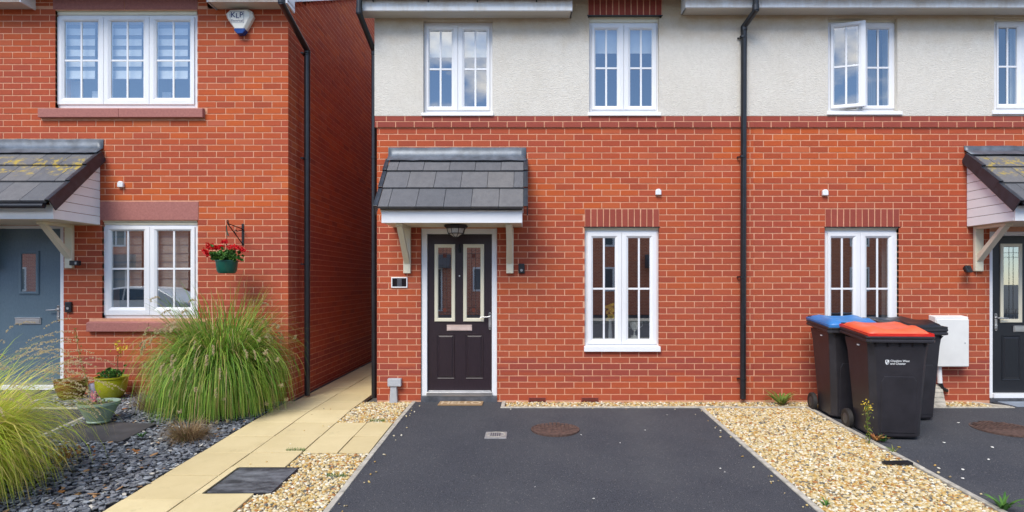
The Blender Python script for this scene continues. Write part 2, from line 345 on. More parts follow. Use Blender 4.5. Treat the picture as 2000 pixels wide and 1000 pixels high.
# ------------------------------------------------------------------ generic builders
def holed(mb, x0, x1, z0, z1, holes, yf, yb):
    """front sheet with holes, reveals and a back sheet"""
    xs = sorted({x0, x1, *[min(max(v, x0), x1) for h in holes for v in (h[0], h[1])]}); zs = sorted({z0, z1, *[min(max(v, z0), z1) for h in holes for v in (h[2], h[3])]})
    solid = lambda i, j: 0 <= i < len(xs)-1 and 0 <= j < len(zs)-1 and not any(h[0]-1e-6 < (xs[i]+xs[i+1])/2 < h[1]+1e-6 and h[2]-1e-6 < (zs[j]+zs[j+1])/2 < h[3]+1e-6 for h in holes)
    for i in range(len(xs)-1):
        for j in range(len(zs)-1):
            if not solid(i, j): continue
            a, b, c, d = xs[i], xs[i+1], zs[j], zs[j+1]
            mb.add([(a,yf,c),(b,yf,c),(b,yf,d),(a,yf,d)], [(0,1,2,3)]); mb.add([(a,yb,c),(b,yb,c),(b,yb,d),(a,yb,d)], [(3,2,1,0)])
            if not solid(i-1, j): mb.add([(a,yf,c),(a,yf,d),(a,yb,d),(a,yb,c)], [(0,1,2,3)])
            if not solid(i+1, j): mb.add([(b,yf,c),(b,yb,c),(b,yb,d),(b,yf,d)], [(0,1,2,3)])
            if not solid(i, j-1): mb.add([(a,yf,c),(a,yb,c),(b,yb,c),(b,yf,c)], [(0,1,2,3)])
            if not solid(i, j+1): mb.add([(a,yf,d),(b,yf,d),(b,yb,d),(a,yb,d)], [(0,1,2,3)])
PX, PZ, JT = .225, .07518, .0102
def stretcher(u0, u1, v0, v1, vref, uref, holes, toothed=True):
    """stretcher bond clipped to a rectangle and round openings"""
    res = []; k0 = math.floor((v0-vref)/PZ)-1
    for k in range(k0, k0+int((v1-v0)/PZ)+4):
        a, b = vref+k*PZ+JT/2, vref+(k+1)*PZ-JT/2
        a, b = max(a, v0+JT*.4), min(b, v1-JT*.4)
        if b-a < .022: continue
        ph = uref+(PX/2 if k % 2 else 0); n0 = math.floor((u0-ph)/PX)-1
        for n in range(n0, n0+int((u1-u0)/PX)+4):
            segs = [(max(ph+n*PX+JT/2, u0), min(ph+(n+1)*PX-JT/2, u1))]
            for h in holes:
                if b-.012 <= h[2] or a+.012 >= h[3]: continue
                ns = []
                for (p, q) in segs:
                    if q <= h[0] or p >= h[1]: ns.append((p, q)); continue
                    if p < h[0]: ns.append((p, h[0]))
                    if q > h[1]: ns.append((h[1], q))
                segs = ns
            for (p, q) in segs:
                if q-p > .022:
                    zt = b
                    res.append((p, q, a, zt))
    return res
TB_V = None
def brick_verts(w, h, d=.10, c=.0018):
    """box open at the back with a small chamfer round the face; local x along, y into the wall, z up"""
    a, b = w/2, h/2
    return [(-a+c,0,-b+c),(a-c,0,-b+c),(a-c,0,b-c),(-a+c,0,b-c),(-a,c,-b),(a,c,-b),(a,c,b),(-a,c,b),(-a,d,-b),(a,d,-b),(a,d,b),(-a,d,b)]
BF = [(0,1,2,3),(4,5,1,0),(5,6,2,1),(6,7,3,2),(7,4,0,3),(8,9,5,4),(9,10,6,5),(10,11,7,6),(11,8,4,7)]
_bm = {}
def brick_mesh(w, h, mat, d=.10):
    k = (round(w, 3), round(h, 3), mat.name, d)
    if k not in _bm:
        me = bpy.data.meshes.new('brick'); me.from_pydata(brick_verts(k[0], k[1], d), [], BF); me.materials.append(mat); _bm[k] = me
    return _bm[k]
def lay_bricks(items, parent, mat, name='brick', limit=300, stuffname='brickwork', cam_pos=(0, -DIST, EYE)):
    """items: (u0,u1,v0,v1, frame) with frame = (origin, u axis, inward axis); nearest become single bricks"""
    r = rootof(parent); rows = []
    for (u0, u1, v0, v1, (o, U, N, d)) in items:
        c = Vector(o)+Vector(U)*((u0+u1)/2)+Vector((0,0,(v0+v1)/2)); rows.append((c, u1-u0, v1-v0, U, N, d))
    def score(t):
        q = t[0]-Vector(cam_pos); return q.length - 40*(t[1] > .2)*(abs(t[0].x) < 6.2)
    def vis(t):
        q = t[0]-Vector(cam_pos); px = CX+q.x/q.y*F; py = CY-q.z/q.y*F
        return -10 < px < 2010 and -10 < py < 1010
    rows.sort(key=lambda t: (not vis(t), score(t)))
    for (c, w, h, U, N, d) in rows[:limit]:
        o = bpy.data.objects.new(name, brick_mesh(w-.0005, h, mat, d)); COL.objects.link(o); o.parent = parent
        R = Matrix((Vector(U), Vector(N), Vector((0,0,1)))).transposed()
        jit = Matrix.Rotation(random.gauss(0, .003), 3, 'Y') @ Matrix.Rotation(random.gauss(0, .003), 3, 'Z')
        o.matrix_local = Matrix.Translation(c-r+Vector(N)*random.uniform(-.0008, .0006)) @ (R @ jit).to_4x4()
    rest = rows[limit:]
    if rest:
        V = []; n = len(rest); FF = np.array(BF)
        for (c, w, h, U, N, d) in rest:
            vv = np.array(brick_verts(w, h, d)); vv = vv @ np.array([U, N, (0,0,1)])
            V.append(vv+np.array(c)+np.array(N)*random.uniform(-.0008, .0006))
        V = np.vstack(V); FA = (FF[None]+12*np.arange(n)[:, None, None]).reshape(-1, 4)
        o = np_mesh(stuffname, V, FA, mat, parent); o['kind'] = 'stuff'
# windows ----------------------------------------------------------
def casement(mb_only, parent, x0, x1, z0, z1, y, gx, gzr, bars, M=None, mid=None):
    """sash with glass and glazing bars; outer edges x0..x1, z0..z1, face at y, glass rectangle gx, gzr"""
    l, r_, b_, t_ = gx[0]-x0, x1-gx[1], gzr[0]-z0, z1-gzr[1]
    s = MB(); s.M = M
    def ring(f, yy):
        return [(x0+l*f, yy, z0+b_*f), (x1-r_*f, yy, z0+b_*f), (x1-r_*f, yy, z1-t_*f), (x0+l*f, yy, z1-t_*f)]
    s.rings([ring(0, y+.05), ring(0, y+.003), ring(.05, y), ring(.62, y), ring(.72, y+.004), ring(.98, y+.016), ring(1, y+.03), ring(1, y+.05)])
    sash = s.build('sash', WHITE, parent)
    g = MB(); g.M = M; g.box(gx[0]-.004, gx[1]+.004, y+.026, y+.030, gzr[0]-.004, gzr[1]+.004); g.build('pane', GLASSG if z1 < 2.6 else GLASS, parent)
    xm = (gx[0]+gx[1])/2; zm = mid if mid is not None else (gzr[0]+gzr[1])/2; w = .0115
    v = MB(); v.M = M; v.box(xm-w, xm+w, y+.019, y+.0255, gzr[0], gzr[1]); v.build('glazing_bar', WHITE, parent, bevel=.002)
    for (a, b) in ((gx[0], xm-w-.0005), (xm+w+.0005, gx[1])):
        v = MB(); v.M = M; v.box(a, b, y+.0195, y+.0252, zm-w, zm+w); v.build('glazing_bar', WHITE, parent, bevel=.002)
def window(house, fr, panes, barpy, yb, head=None, sill=None, opened=None, label=None):
    """fr = frame rectangle in the wall (x0,x1,ztop..), panes = list of (glass px0, px1, py0, py1); yb = depth of the frame face behind the wall"""
    x0, x1 = WX(fr[0], yb), WX(fr[1], yb); z1, z0 = WZ(fr[2], yb), WZ(fr[3], yb)
    n = len(panes); sp = [x0+.026]; 
    for i in range(n-1): sp.append(WX((panes[i][1]+panes[i+1][0])/2, yb))
    sp.append(x1-.026)
    f = MB(); f.frame(x0, x1, z0, z1, [(-.03, yb+.07), (-.03, yb+.003), (0, yb+.003), (0, yb), (.03, yb), (.032, yb+.02), (.032, yb+.07)])
    for xm in sp[1:-1]: f.box(xm-.02, xm+.02, yb+.021, yb+.07, z0+.03, z1-.03)
    w = f.build('window', WHITE, house, bevel=.002)
    if label: w['label'] = label
    for i, p in enumerate(panes):
        gx = (WX(p[0], yb), WX(p[1], yb)); gr = (WZ(p[3], yb), WZ(p[2], yb)); zm = WZ(barpy, yb)
        M = None
        if opened == i:
            hx = sp[i]+.002; M = Matrix.Translation((hx, yb-.012, 0)) @ Matrix.Rotation(math.radians(-17), 4, 'Z') @ Matrix.Translation((-hx, -(yb-.012), 0))
        casement(False, w, sp[i]+.0015, sp[i+1]-.0015, z0+.026, z1-.026, yb-.016, gx, gr, None, M, zm)
    if head:
        a, b = WZ(head[1], yb), WZ(head[0], yb)
        h = MB(); h.box(x0-.004, x1+.004, yb-.012, yb+.06, a, b-.018); h.box(x0-.012, x1+.008, yb-.03, yb+.06, b-.0175, b); h.build('head_trim', CREAM, w, bevel=.002)
    if sill:
        ys = -.035; a, b = WZ(sill[3], ys), WZ(sill[2], ys)
        h = MB(); sx0, sx1 = WX(sill[0], ys), WX(sill[1], ys)
        h.prism([(sx0, yb+.06, b+.012), (sx0, ys, b), (sx0, ys-.004, a), (sx0, ys+.02, a), (sx0, yb+.06, a-.002)], (sx1-sx0, 0, 0)); h.build('sill', WHITE, w, bevel=.004)
    return w, (x0, x1, z0, z1)
def room(house, X0, X1, Z0, Z1, mat=None, d=2.4, name='room', y0=.3):
    s = MB(); s.box(X0, X1, y0, y0+d, Z0, Z1); s.f = [f for i, f in enumerate(s.f) if i != 2]; s.m = s.m[:5]
    return s.build(name, mat or ROOM, house)
# grass -----------------------------------------------------------------
def blades(n, c, r0, L, th, droop, w, seg=7, az=None, flip=1.0, wiggle=.0, ymax=None, zfun=None, lmin=.6, thmin=.03):
    """curved tapering ribbons; returns verts, quads"""
    phi = RNG.uniform(0, 2*PI, n) if az is None else RNG.normal(az[0], az[1], n)
    rr = r0*np.sqrt(RNG.uniform(0, 1, n)); bx = c[0]+rr*np.cos(phi)+RNG.normal(0, r0*.25, n); by = c[1]+rr*np.sin(phi)+RNG.normal(0, r0*.25, n)
    ln = L*RNG.uniform(lmin, 1, n); t0 = thmin+th*RNG.beta(1.3, 1.6, n); dr = droop*RNG.uniform(.45, 1.25, n); ww = w*RNG.uniform(.6, 1.2, n)
    P = np.stack([bx, by, np.full(n, c[2])], 1); ang = t0.copy(); rows = []; tang = phi+PI/2+RNG.normal(0, .6, n)
    sidev = np.stack([np.cos(tang), np.sin(tang), np.zeros(n)], 1); ph2 = phi.copy()
    for k in range(seg+1):
        f = k/seg; wk = (ww*(1-f)**.7*(.55+.9*min(f*3, 1)*.5))[:, None]
        rows.append((P-sidev*wk/2, P+sidev*wk/2))
        ang = np.minimum(ang+dr*(.25+1.2*f)/seg*1.6, 2.9); ph2 = ph2+RNG.normal(0, wiggle, n)
        P = P+np.stack([np.sin(ang)*np.cos(ph2), np.sin(ang)*np.sin(ph2), np.cos(ang)], 1)*(ln/seg)[:, None]
        if ymax is not None: P[:, 1] = np.minimum(P[:, 1], ymax-RNG.uniform(0, .05, n))
        P[:, 2] = np.maximum(P[:, 2], c[2]+.005+RNG.uniform(0, .02, n))
    V = np.stack([np.stack(r, 1) for r in rows], 1)  # n, seg+1, 2, 3
    V = V.reshape(-1, 3); base = (np.arange(n)*(seg+1)*2)[:, None]; q = []
    for k in range(seg): q.append(np.stack([base[:, 0]+2*k, base[:, 0]+2*k+1, base[:, 0]+2*k+3, base[:, 0]+2*k+2], 1))
    return V, np.concatenate(q), P, ang, ph2
def leaves(n, pts, size, nrm=None, asp=.5):
    """small leaf quads round given points (n per point)"""
    pts = np.repeat(np.asarray(pts, float), n, 0); N = len(pts)
    d = RNG.normal(0, 1, (N, 3)); d /= np.linalg.norm(d, axis=1)[:, None]; e = RNG.normal(0, 1, (N, 3)); e -= d*np.sum(d*e, 1)[:, None]; e /= np.linalg.norm(e, axis=1)[:, None]
    s = (size*RNG.uniform(.6, 1.3, N))[:, None]
    V = np.stack([pts-d*s*.5, pts+e*s*asp*.5, pts+d*s*.5, pts-e*s*asp*.5], 1).reshape(-1, 3)
    return V, np.arange(N*4).reshape(-1, 4)
def cat(parts):
    V = []; Q = []; n = 0
    for v, q in parts: V.append(v); Q.append(q+n); n += len(v)
    return np.vstack(V), np.vstack(Q)
def scatter_stones(region, gap, size, flat, zoff, layers=1, ang=1.0):
    """region: list of (x0,x1,y0,y1, test) ; returns V, tris of pebbles"""
    t = (1+5**.5)/2
    IV = np.array([(-1,t,0),(1,t,0),(-1,-t,0),(1,-t,0),(0,-1,t),(0,1,t),(0,-1,-t),(0,1,-t),(t,0,-1),(t,0,1),(-t,0,-1),(-t,0,1)], float)/1.9
    IF = np.array([(0,11,5),(0,5,1),(0,1,7),(0,7,10),(0,10,11),(1,5,9),(5,11,4),(11,10,2),(10,7,6),(7,1,8),(3,9,4),(3,4,2),(3,2,6),(3,6,8),(3,8,9),(4,9,5),(2,4,11),(6,2,10),(8,6,7),(9,8,1)])
    C = []
    for (x0, x1, y0, y1, test) in region:
        for ly in range(layers):
            gxs = np.arange(x0, x1, gap); gys = np.arange(y0, y1, gap); A, B = np.meshgrid(gxs, gys); A = A.ravel()+RNG.uniform(-.5, .5, A.size)*gap; B = B.ravel()+RNG.uniform(-.5, .5, B.size)*gap
            for x, y in zip(A, B):
                if x0+.008 < x < x1-.008 and y0+.008 < y < y1-.008 and (test is None or test(x, y)): C.append((x, y, gz(x, y)+zoff+ly*size*.28))
    C = np.array(C); n = len(C)
    sc = size/2*RNG.uniform(.55, 1.35, (n, 1))*np.stack([RNG.uniform(.8, 1.35, n), RNG.uniform(.6, 1, n), flat*RNG.uniform(.7, 1.2, n)], 1)
    V = IV[None]*sc[:, None, :]*RNG.uniform(.8, 1.2, (n, 12, 1))
    a = RNG.uniform(0, 2*PI, n); b = RNG.normal(0, .35*ang, n)
    ca, sa, cb, sb = np.cos(a), np.sin(a), np.cos(b), np.sin(b)
    x = V[..., 0]*cb[:, None]+V[..., 2]*sb[:, None]; z = -V[..., 0]*sb[:, None]+V[..., 2]*cb[:, None]; y = V[..., 1]
    X = x*ca[:, None]-y*sa[:, None]; Y = x*sa[:, None]+y*ca[:, None]
    V = np.stack([X, Y, z], 2)+C[:, None, :]
    return V.reshape(-1, 3), (IF[None]+12*np.arange(n)[:, None, None]).reshape(-1, 3), n
# ================================================================== SETTING: ground
def sheet(mb, x0, x1, y0, y1, dz, nx=None, ny=None):
    nx = nx or max(1, int((x1-x0)/.25)); ny = ny or max(1, int((y1-y0)/.25)); vs = []; fs = []
    for j in range(ny+1):
        for i in range(nx+1):
            x = x0+(x1-x0)*i/nx; y = y0+(y1-y0)*j/ny; vs.append((x, y, gz(x, y)+dz))
    for j in range(ny):
        for i in range(nx): a = j*(nx+1)+i; fs.append((a, a+1, a+nx+2, a+nx+1))
    mb.add(vs, fs)
g = MB(); sheet(g, -12, 12, -6, 8, -.04, 80, 50)
zo = -.215
for (a, b, c_, d) in ((-400, -12, -400, 400), (12, 400, -400, 400), (-12, 12, -400, -6), (-12, 12, 8, 400)):
    zz = -.211 if d == -6 else -.212
    g.add([(a,c_,zz),(b,c_,zz),(b,d,zz),(a,d,zz)], [(0,1,2,3)])
g.build('ground', GROUND)['kind'] = 'structure'
KX0, KX1, RK = -1.35, 1.98, 3.22
g = MB(); sheet(g, KX0, KX1, -6, -.35, 0); sheet(g, KX0, -.31, -.35, .05, 0); g.build('driveway', ASPHALT)['kind'] = 'structure'
g = MB(); sheet(g, RK+.05, 8.5, -6, -.35, 0); sheet(g, 5.62, 8.5, -.35, .05, 0); g.build('driveway', ASPHALT)['kind'] = 'structure'
g = MB(); sheet(g, -9, -4.645, -6, -.73, .004); sheet(g, -9, -5.70, -.73, .08, .004); g.build('driveway', ASPHALT)['kind'] = 'structure'
g = MB()
g.add([(-60,-15.5,-.15),(60,-15.5,-.15),(60,-9.0,-.15),(-60,-9.0,-.15)], [(0,1,2,3)])
g.build('road', ASPHALT)['kind'] = 'structure'
g = MB(); g.box(-60, 60, -17.2, -15.5, -.3, -.05); g.box(-60, 60, -9.0, -7.6, -.3, -.09)
g.build('pavement', KERB)['kind'] = 'structure'
# kerbs: lengths of edging butted end to end
kb = tag(thing('kerb_edging', 'pale concrete edging round the drives', 'kerb'), kind='structure')
del kb['label'], kb['category']
def kerb_run(p, q, w=.045, up=.012, seg=.915):
    p, q = Vector((p[0], p[1], 0)), Vector((q[0], q[1], 0)); L_ = (q-p).length; n = max(1, round(L_/seg)); d = (q-p)/n; t = d.normalized(); nn = Vector((-t.y, t.x, 0))*w/2
    for i in range(n):
        a, b = p+d*i+t*.0015, p+d*(i+1)-t*.0015; m = MB(); u = random.uniform(-.002, .002)
        bot = [a-nn, b-nn, b+nn, a+nn]
        m.hexa([(v.x, v.y, gz(v.x, v.y)-.12) for v in bot], [(v.x, v.y, gz(v.x, v.y)+up+u) for v in bot]); m.build('edging_stone', KERB, kb, bevel=.005)
kerb_run((KX0-.023, 0), (KX0-.023, -5.2)); kerb_run((KX1+.023, -.375), (KX1+.023, -5.2))
kerb_run((-.312, -.325), (3.2, -.325)); kerb_run((-.285, -.30), (-.285, -.005))
kerb_run((RK+.023, -.33), (RK+.023, -5.2)); kerb_run((4.55, -.325), (5.63, -.325)); kerb_run((5.61, -.30), (5.36, -.04))
kerb_run((-4.62, -.72), (-4.62, -4.2)); kerb_run((-5.65, -.70), (-4.645, -.70)); kerb_run((-5.675, -.67), (-5.675, -.02))
# path of slabs
path = MB(); sheet(path, -2.905, -1.99, -5, 6, -.012); sheet(path, -2.0, -1.40, -1.90, -.96, -.012); path = path.build('path', SBASE); path['kind'] = 'structure'
def slab(x0, x1, y0, y1, z=.0):
    g_ = random.uniform(.0035, .006); m = MB(); x0 += g_; x1 -= g_; y0 += g_; y1 -= g_; ti = [random.uniform(-.0025, .0025) for _ in range(4)]
    c = [(x0,y0),(x1,y0),(x1,y1),(x0,y1)]
    m.hexa([(x, y, gz(x, y)-.035) for x, y in c], [(x, y, gz(min(x, -3.0) if False else x, y)+.008+t+z) for (x, y), t in zip(c, ti)]); m.build('paving_slab', PAVING, path, bevel=.003)
ys = [5.62, 5.15, 4.68, 4.21, 3.74, 3.27, 2.80, 2.33, 1.86, 1.39, .92, .45, 0, -.485, -.955, -1.42, -1.89]
for i in range(len(ys)-1):
    xl = -2.83 if ys[i] > .2 else -2.9
    slab(xl, -2.45, ys[i+1], ys[i]); slab(-2.45, -2.0, ys[i+1], ys[i])
for (a, b) in ((-.955, -1.42), (-1.42, -1.89)): slab(-2.0, -1.68, b, a); slab(-1.68, -1.402, b, a)
for (a, b) in ((-1.89, -2.42), (-2.42, -2.88), (-2.88, -3.34), (-3.34, -3.8), (-3.8, -4.3)): slab(-2.9, -2.45, b, a)
slab(-2.45, -2.0, -2.235, -1.89); slab(-2.45, -2.385, -2.775, -2.235); slab(-2.45, -2.0, -3.24, -2.775); slab(-2.45, -2.0, -3.7, -3.24); slab(-2.45, -2.0, -4.2, -3.7)
# gravel
def bed(name, rects, mat, dz):
    b = MB()
    for r in rects: sheet(b, *r, dz)
    o = b.build(name, mat); o['kind'] = 'structure'; return o
gb = bed('gravel_bed', [(-2.0, -1.40, -.955, .03), (-2.0, -1.40, -5, -1.89)], GBASE, -.012)
gb2 = bed('gravel_bed', [(2.03, RK, -5, -.35), (-.26, 5.55, -.30, .03)], GBASE, -.012)
slab_cov = (-2.385, -1.865, -2.775, -2.235)
def tl(x, y): return not (slab_cov[0] < x < slab_cov[1]-.01 and slab_cov[2] < y < slab_cov[3])
V, T, n1 = scatter_stones([(-2.0, -1.40, -.955, .0, None), (-2.0, -1.40, -4.2, -1.895, tl), (-1.995, -1.40, -4.2, -1.895, tl), (-2.0, -1.40, -.955, 0, None)], .0235, .031, .62, -.004)
o = np_mesh('gravel', V, T, GRAVEL, None, True); tag(o, 'cream and golden pebbles between the paving and the drive', 'gravel', kind='stuff')
V, T, n2 = scatter_stones([(2.03, RK, -4.2, -.35, None), (2.03, RK, -4.2, -.35, None), (-.26, 4.62, -.30, .0, None), (4.95, 5.45, -.30, .0, None)], .0235, .031, .62, -.004)
o = np_mesh('gravel', V, T, GRAVEL, None, True); tag(o, 'golden pebbles in the strip between the two drives', 'gravel', kind='stuff')
V, T, n3 = scatter_stones([(KX0+.01, KX0+.14, -4.2, -.1, lambda x, y: random.random() < .028), (KX1-.14, KX1-.01, -4.2, -.4, lambda x, y: random.random() < .03), (-.3, 1.9, -.46, -.36, lambda x, y: random.random() < .02), (RK+.06, RK+.2, -4.2, -.4, lambda x, y: random.random() < .02), (-2.4, -2.0, -2.2, -.2, lambda x, y: random.random() < .006)], .022, .02, .6, .008)
o = np_mesh('gravel', V, T, GRAVEL, None, True); tag(o, 'stray pebbles kicked out onto the drives and path', 'gravel', kind='stuff')
# slate
sb = bed('slate_bed', [(-4.6, -2.9, -5, -.02), (-5.65, -4.6, -.68, -.02)], SBASE, -.004)
SV = [(-1,-.3),(-.55,-.75),(.3,-.85),(.95,-.35),(.8,.45),(.1,.8),(-.7,.6)]
def chip(seed):
    rr = random.Random(seed); m = MB(); n = len(SV); pts = [(x*rr.uniform(.75, 1.15), y*rr.uniform(.6, 1.05)) for x, y in SV]
    m.rings([[(x*.9, y*.9, -.5) for x, y in pts], [(x, y, .1) for x, y in pts], [(x*.88+rr.uniform(-.04, .04), y*.88, .5) for x, y in pts]], True, True)
    me = bpy.data.meshes.new('slate_chip'); me.from_pydata(m.v, [], m.f); me.materials.append(SLATE); return me, np.array(m.v), m.f
chips = [chip(i) for i in range(8)]
cand = []
for _ in range(19000):
    x = RNG.uniform(-5.62, -2.91); y = RNG.uniform(-4.3, -.03)
    if x < -4.58 and y < -.66: continue
    if -4.47 < x < -3.75 and -1.66 < y < -1.16: continue
    cand.append((x, y))
def cpx(x, y): z = DIST+y; return CX+x/z*F, CY-(gz(x, y)-EYE)/z*F
inv = [c for c in cand if -5 < cpx(*c)[0] < 560 and cpx(*c)[1] < 1005]; inv.sort(key=lambda c: c[1])
singles = [c for c in inv if cpx(*c)[0] > 90][:1500:5][:300]; sset = set(singles)
for (x, y) in singles:
    me, _, _ = random.choice(chips); o = bpy.data.objects.new('slate_chip', me); COL.objects.link(o); o.parent = sb
    s = random.uniform(.022, .044); o.scale = (s, s*random.uniform(.55, .9), random.uniform(.006, .012)); o.rotation_euler = (random.gauss(0, .2), random.gauss(0, .2), random.uniform(0, 6.28))
    o.location = (x, y, gz(x, y)+.016+random.uniform(0, .012))
Vs = []; Fs = []; nn = 0
for (x, y) in cand:
    if (x, y) in sset: continue
    _, v, f = random.choice(chips); s = random.uniform(.012, .030); R = Matrix.Translation((x, y, gz(x, y)+random.uniform(.002, .014))) @ (Matrix.Rotation(random.uniform(0, 6.28), 4, 'Z') @ Matrix.Rotation(random.gauss(0, .22), 4, 'X') @ Matrix.Rotation(random.gauss(0, .22), 4, 'Y')) @ Matrix.Diagonal((s, s*random.uniform(.55, .9), random.uniform(.005, .010), 1))
    A = np.array(R); Vs.append(v @ A[:3, :3].T+A[:3, 3]); Fs += [[i+nn for i in q] for q in f]; nn += len(v)
me = bpy.data.meshes.new('slate_chippings'); me.from_pydata(np.vstack(Vs).tolist(), [], Fs); me.materials.append(SLATE)
o = bpy.data.objects.new('slate_chippings', me); COL.objects.link(o); o.parent = sb; o['kind'] = 'stuff'
# ================================================================== HOUSES
FR = lambda y0: ((0, y0, 0), (1, 0, 0), (0, 1, 0), .10)
# -------- left house
LX = WX(563); LH = thing('brick_house', 'orange brick house on the left with grey blue door and red stone lintels', 'house', (LX-1.5, 0, 0))
wl_u = dict(fr=(108, 385, 30, 209)); XL = -9.0
holeU = (WX(108), WX(385.5), WZ(211), WZ(20)); holeL = (WX(199.5), WX(386), WZ(622), WZ(431)); holeD = (WX(-22), WX(124), -.2, WZ(440))
linU = (WX(103), WX(386), WZ(19), WZ(-14)); linL = (WX(190), WX(388), WZ(430.5), WZ(393)); silU = (WX(80), WX(400), WZ(231), WZ(213)); silL = (WX(174), WX(402), WZ(647), WZ(629))
hm = [holeU, holeL, holeD]
w = MB(); holed(w, XL, LX-.0028, -.1, 4.77, hm, .0028, .3)
w.box(XL, LX-.006, 8.6, 8.9, -.1, 4.77); w.box(XL, XL+.3, .3, 8.6, -.1, 4.77)
holed(w, WX(66), WX(405), 4.77, 5.9, [(holeU[0], holeU[1], 4.0, holeU[3])], .0028, .3)
side = [(LX-.0028, .301, -.1), (LX-.0028, 8.9, -.1), (LX-.0028, 8.9, 4.77), (LX-.0028, 4.45, 7.1), (LX-.0028, .301, 4.93), (LX-.0028, .0028, 4.785), (LX-.0028, .0028, 4.771), (LX-.0028, .301, 4.771)]; w.prism(side, (-.28, 0, 0))
side = [(XL+.3, .3, 4.77), (XL+.3, 8.9, 4.77), (XL+.3, 4.45, 7.1)]; w.prism(side, (-.3, 0, 0))
w.build('wall', MORTAR, LH)
vref = WZ(259); uref = WX(24)
hb = [holeU, holeL, holeD, linU, linL, silU, silL]
it = [(*b, FR(0)) for b in stretcher(XL, LX, .0, 4.80, vref, uref, hb)]
it += [(*b, FR(0)) for b in stretcher(WX(66), WX(405), 4.80, 5.2, vref, uref, hb)]
# the returned gable wall, courses along Y
SF = ((LX, 0, 0), (0, 1, 0), (-1, 0, 0), .05)
sb_ = [b for b in stretcher(.003, 5.2, .0, 7.0, vref, -.112, []) if b[3] < 4.84+.52*b[1]]
it += [(*b, SF) for b in sb_]
lay_bricks(it, LH, BRICK)
for (r, jn) in ((linU, [WX(243)]), (linL, [])):
    xs = [r[0]]+jn+[r[1]]
    for a_, b_ in zip(xs[:-1], xs[1:]): s = MB(); s.box(a_+.003, b_-.003, -.004, .1, r[2]+.003, r[3]-.004); s.build('lintel_stone', STONE, LH, bevel=.004)
for (r, jn, yy) in ((silU, [WX(237)], -.05), (silL, [WX(295)], -.05)):
    xs = [WX(CX+(r[0])*F/DIST)]+jn+[r[1]]
    for a_, b_ in zip(xs[:-1], xs[1:]): s = MB(); s.prism([(a_+.001, .12, r[3]+.012), (a_+.001, -.01, r[3]+.008), (a_+.001, yy, r[3]-.006), (a_+.001, yy, r[2]), (a_+.001, .1, r[2])], (b_-a_-.002, 0, 0)); s.build('sill_stone', STONE, LH, bevel=.004)
uw, ur = window(LH, (109, 385, 30, 209), [(126, 191, 42, 191), (217, 280, 42, 191), (306, 371, 42, 191)], 118, .045, head=(21, 30), label='upper three light window with striped blinds')
lw_, lr = window(LH, (200, 386, 439, 620), [(218, 281, 451, 600), (307, 372, 451, 600)], 525, .045, head=(431, 439), label='ground floor two light window beside the blue door')
def blind(win, x0, x1, z0, z1, y, n, m1, m2, amt=.62):
    b = MB(); h = (z1-z0)/n
    for i in range(n):
        a_ = z0+i*h; b.mi = 0; b.box(x0, x1, y, y+.004, a_, a_+h*amt); b.mi = 1; b.box(x0, x1, y+.008, y+.011, a_+h*amt, a_+h)
    b.mi = 0; b.box(x0, x1, y-.006, y+.012, z0-.02, z0); return b.build('blind', [m1, m2], win)
for (p, q) in ((122, 196), (213, 286), (302, 375)): blind(uw, WX(p, .2), WX(q, .2), WZ(156, .2), WZ(34, .2), .11, 6, BLINDW, BLINDD)
for (p, q) in ((212, 286), (302, 376)): blind(lw_, WX(p, .2), WX(q, .2), WZ(560, .2), WZ(446, .2), .11, 7, BLINDT, BLINDG, .8)
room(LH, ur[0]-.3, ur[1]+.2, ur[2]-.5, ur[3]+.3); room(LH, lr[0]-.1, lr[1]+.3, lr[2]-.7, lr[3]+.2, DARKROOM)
for (p, q, t_, mt) in ((128, 160, 158, 'a'), (180, 196, 178, 'b'), (317, 333, 180, 'c')):
    s = MB(); s.box(WX(p, .24), WX(q, .24), .24, .27, WZ(192, .24), WZ(t_, .24)); s.build('picture_frame', BLINDW, uw)
# blue door
def letterbox(parent, p, y, mat=STEEL):
    s = MB(); x0, x1, z1, z0 = WX(p[0], y), WX(p[1], y), WZ(p[2], y), WZ(p[3], y)
    s.box(x0, x1, y-.012, y, z0, z1); s.box(x0+.012, x1-.012, y-.018, y-.0121, z0+.008, z1-.018); s.box(x0, x1, y-.022, y-.0122, z1-.010, z1); s.build('letterbox', mat, parent, bevel=.002)
def lever(parent, plate, lev, y, right=False):
    s = MB(); x0, x1, z1, z0 = WX(plate[0], y), WX(plate[1], y), WZ(plate[2], y), WZ(plate[3], y); xm = (x0+x1)/2; r = (x1-x0)/2
    s.box(x0, x1, y-.010, y, z0+r, z1-r); s.lathe([(r, -.010), (r, 0)], (xm, y, z0+r), 16, 'Y'); s.lathe([(r, -.010), (r, 0)], (xm, y, z1-r), 16, 'Y')
    za = WZ(lev[2], y-.05); s.tube([(xm, y-.009, za), (xm, y-.048, za)], .010, 10); s.tube([(xm, y-.048, za), (WX(lev[0], y-.05), y-.05, za-.006)], [.010, .007], 10)
    zk = z0+(z1-z0)*.3; s.lathe([(.009, -.014), (.009, 0)], (xm, y-.008, zk), 12, 'Y'); s.build('handle', STEEL, parent, smooth=True)
D = .055
f = MB(); f.box(WX(-22), WX(-12), .03, .14, WZ(763), holeD[3]); f.box(WX(117.5, .03), WX(124), .03, .14, WZ(763), holeD[3]); f.box(WX(-12), WX(117.5, .03), .031, .14, WZ(446), holeD[3]); f.box(WX(-12), WX(117.5, .03), .0, .14, WZ(762), WZ(753)); f.build('door_frame', WHITE, LH, bevel=.003)
d = MB(); d.box(WX(-12), WX(117.5, .03), D, .11, WZ(753)+.001, WZ(446)-.001); d = d.build('door', DOORB, LH, bevel=.002); d['label'] = 'grey blue front door with one small square pane'
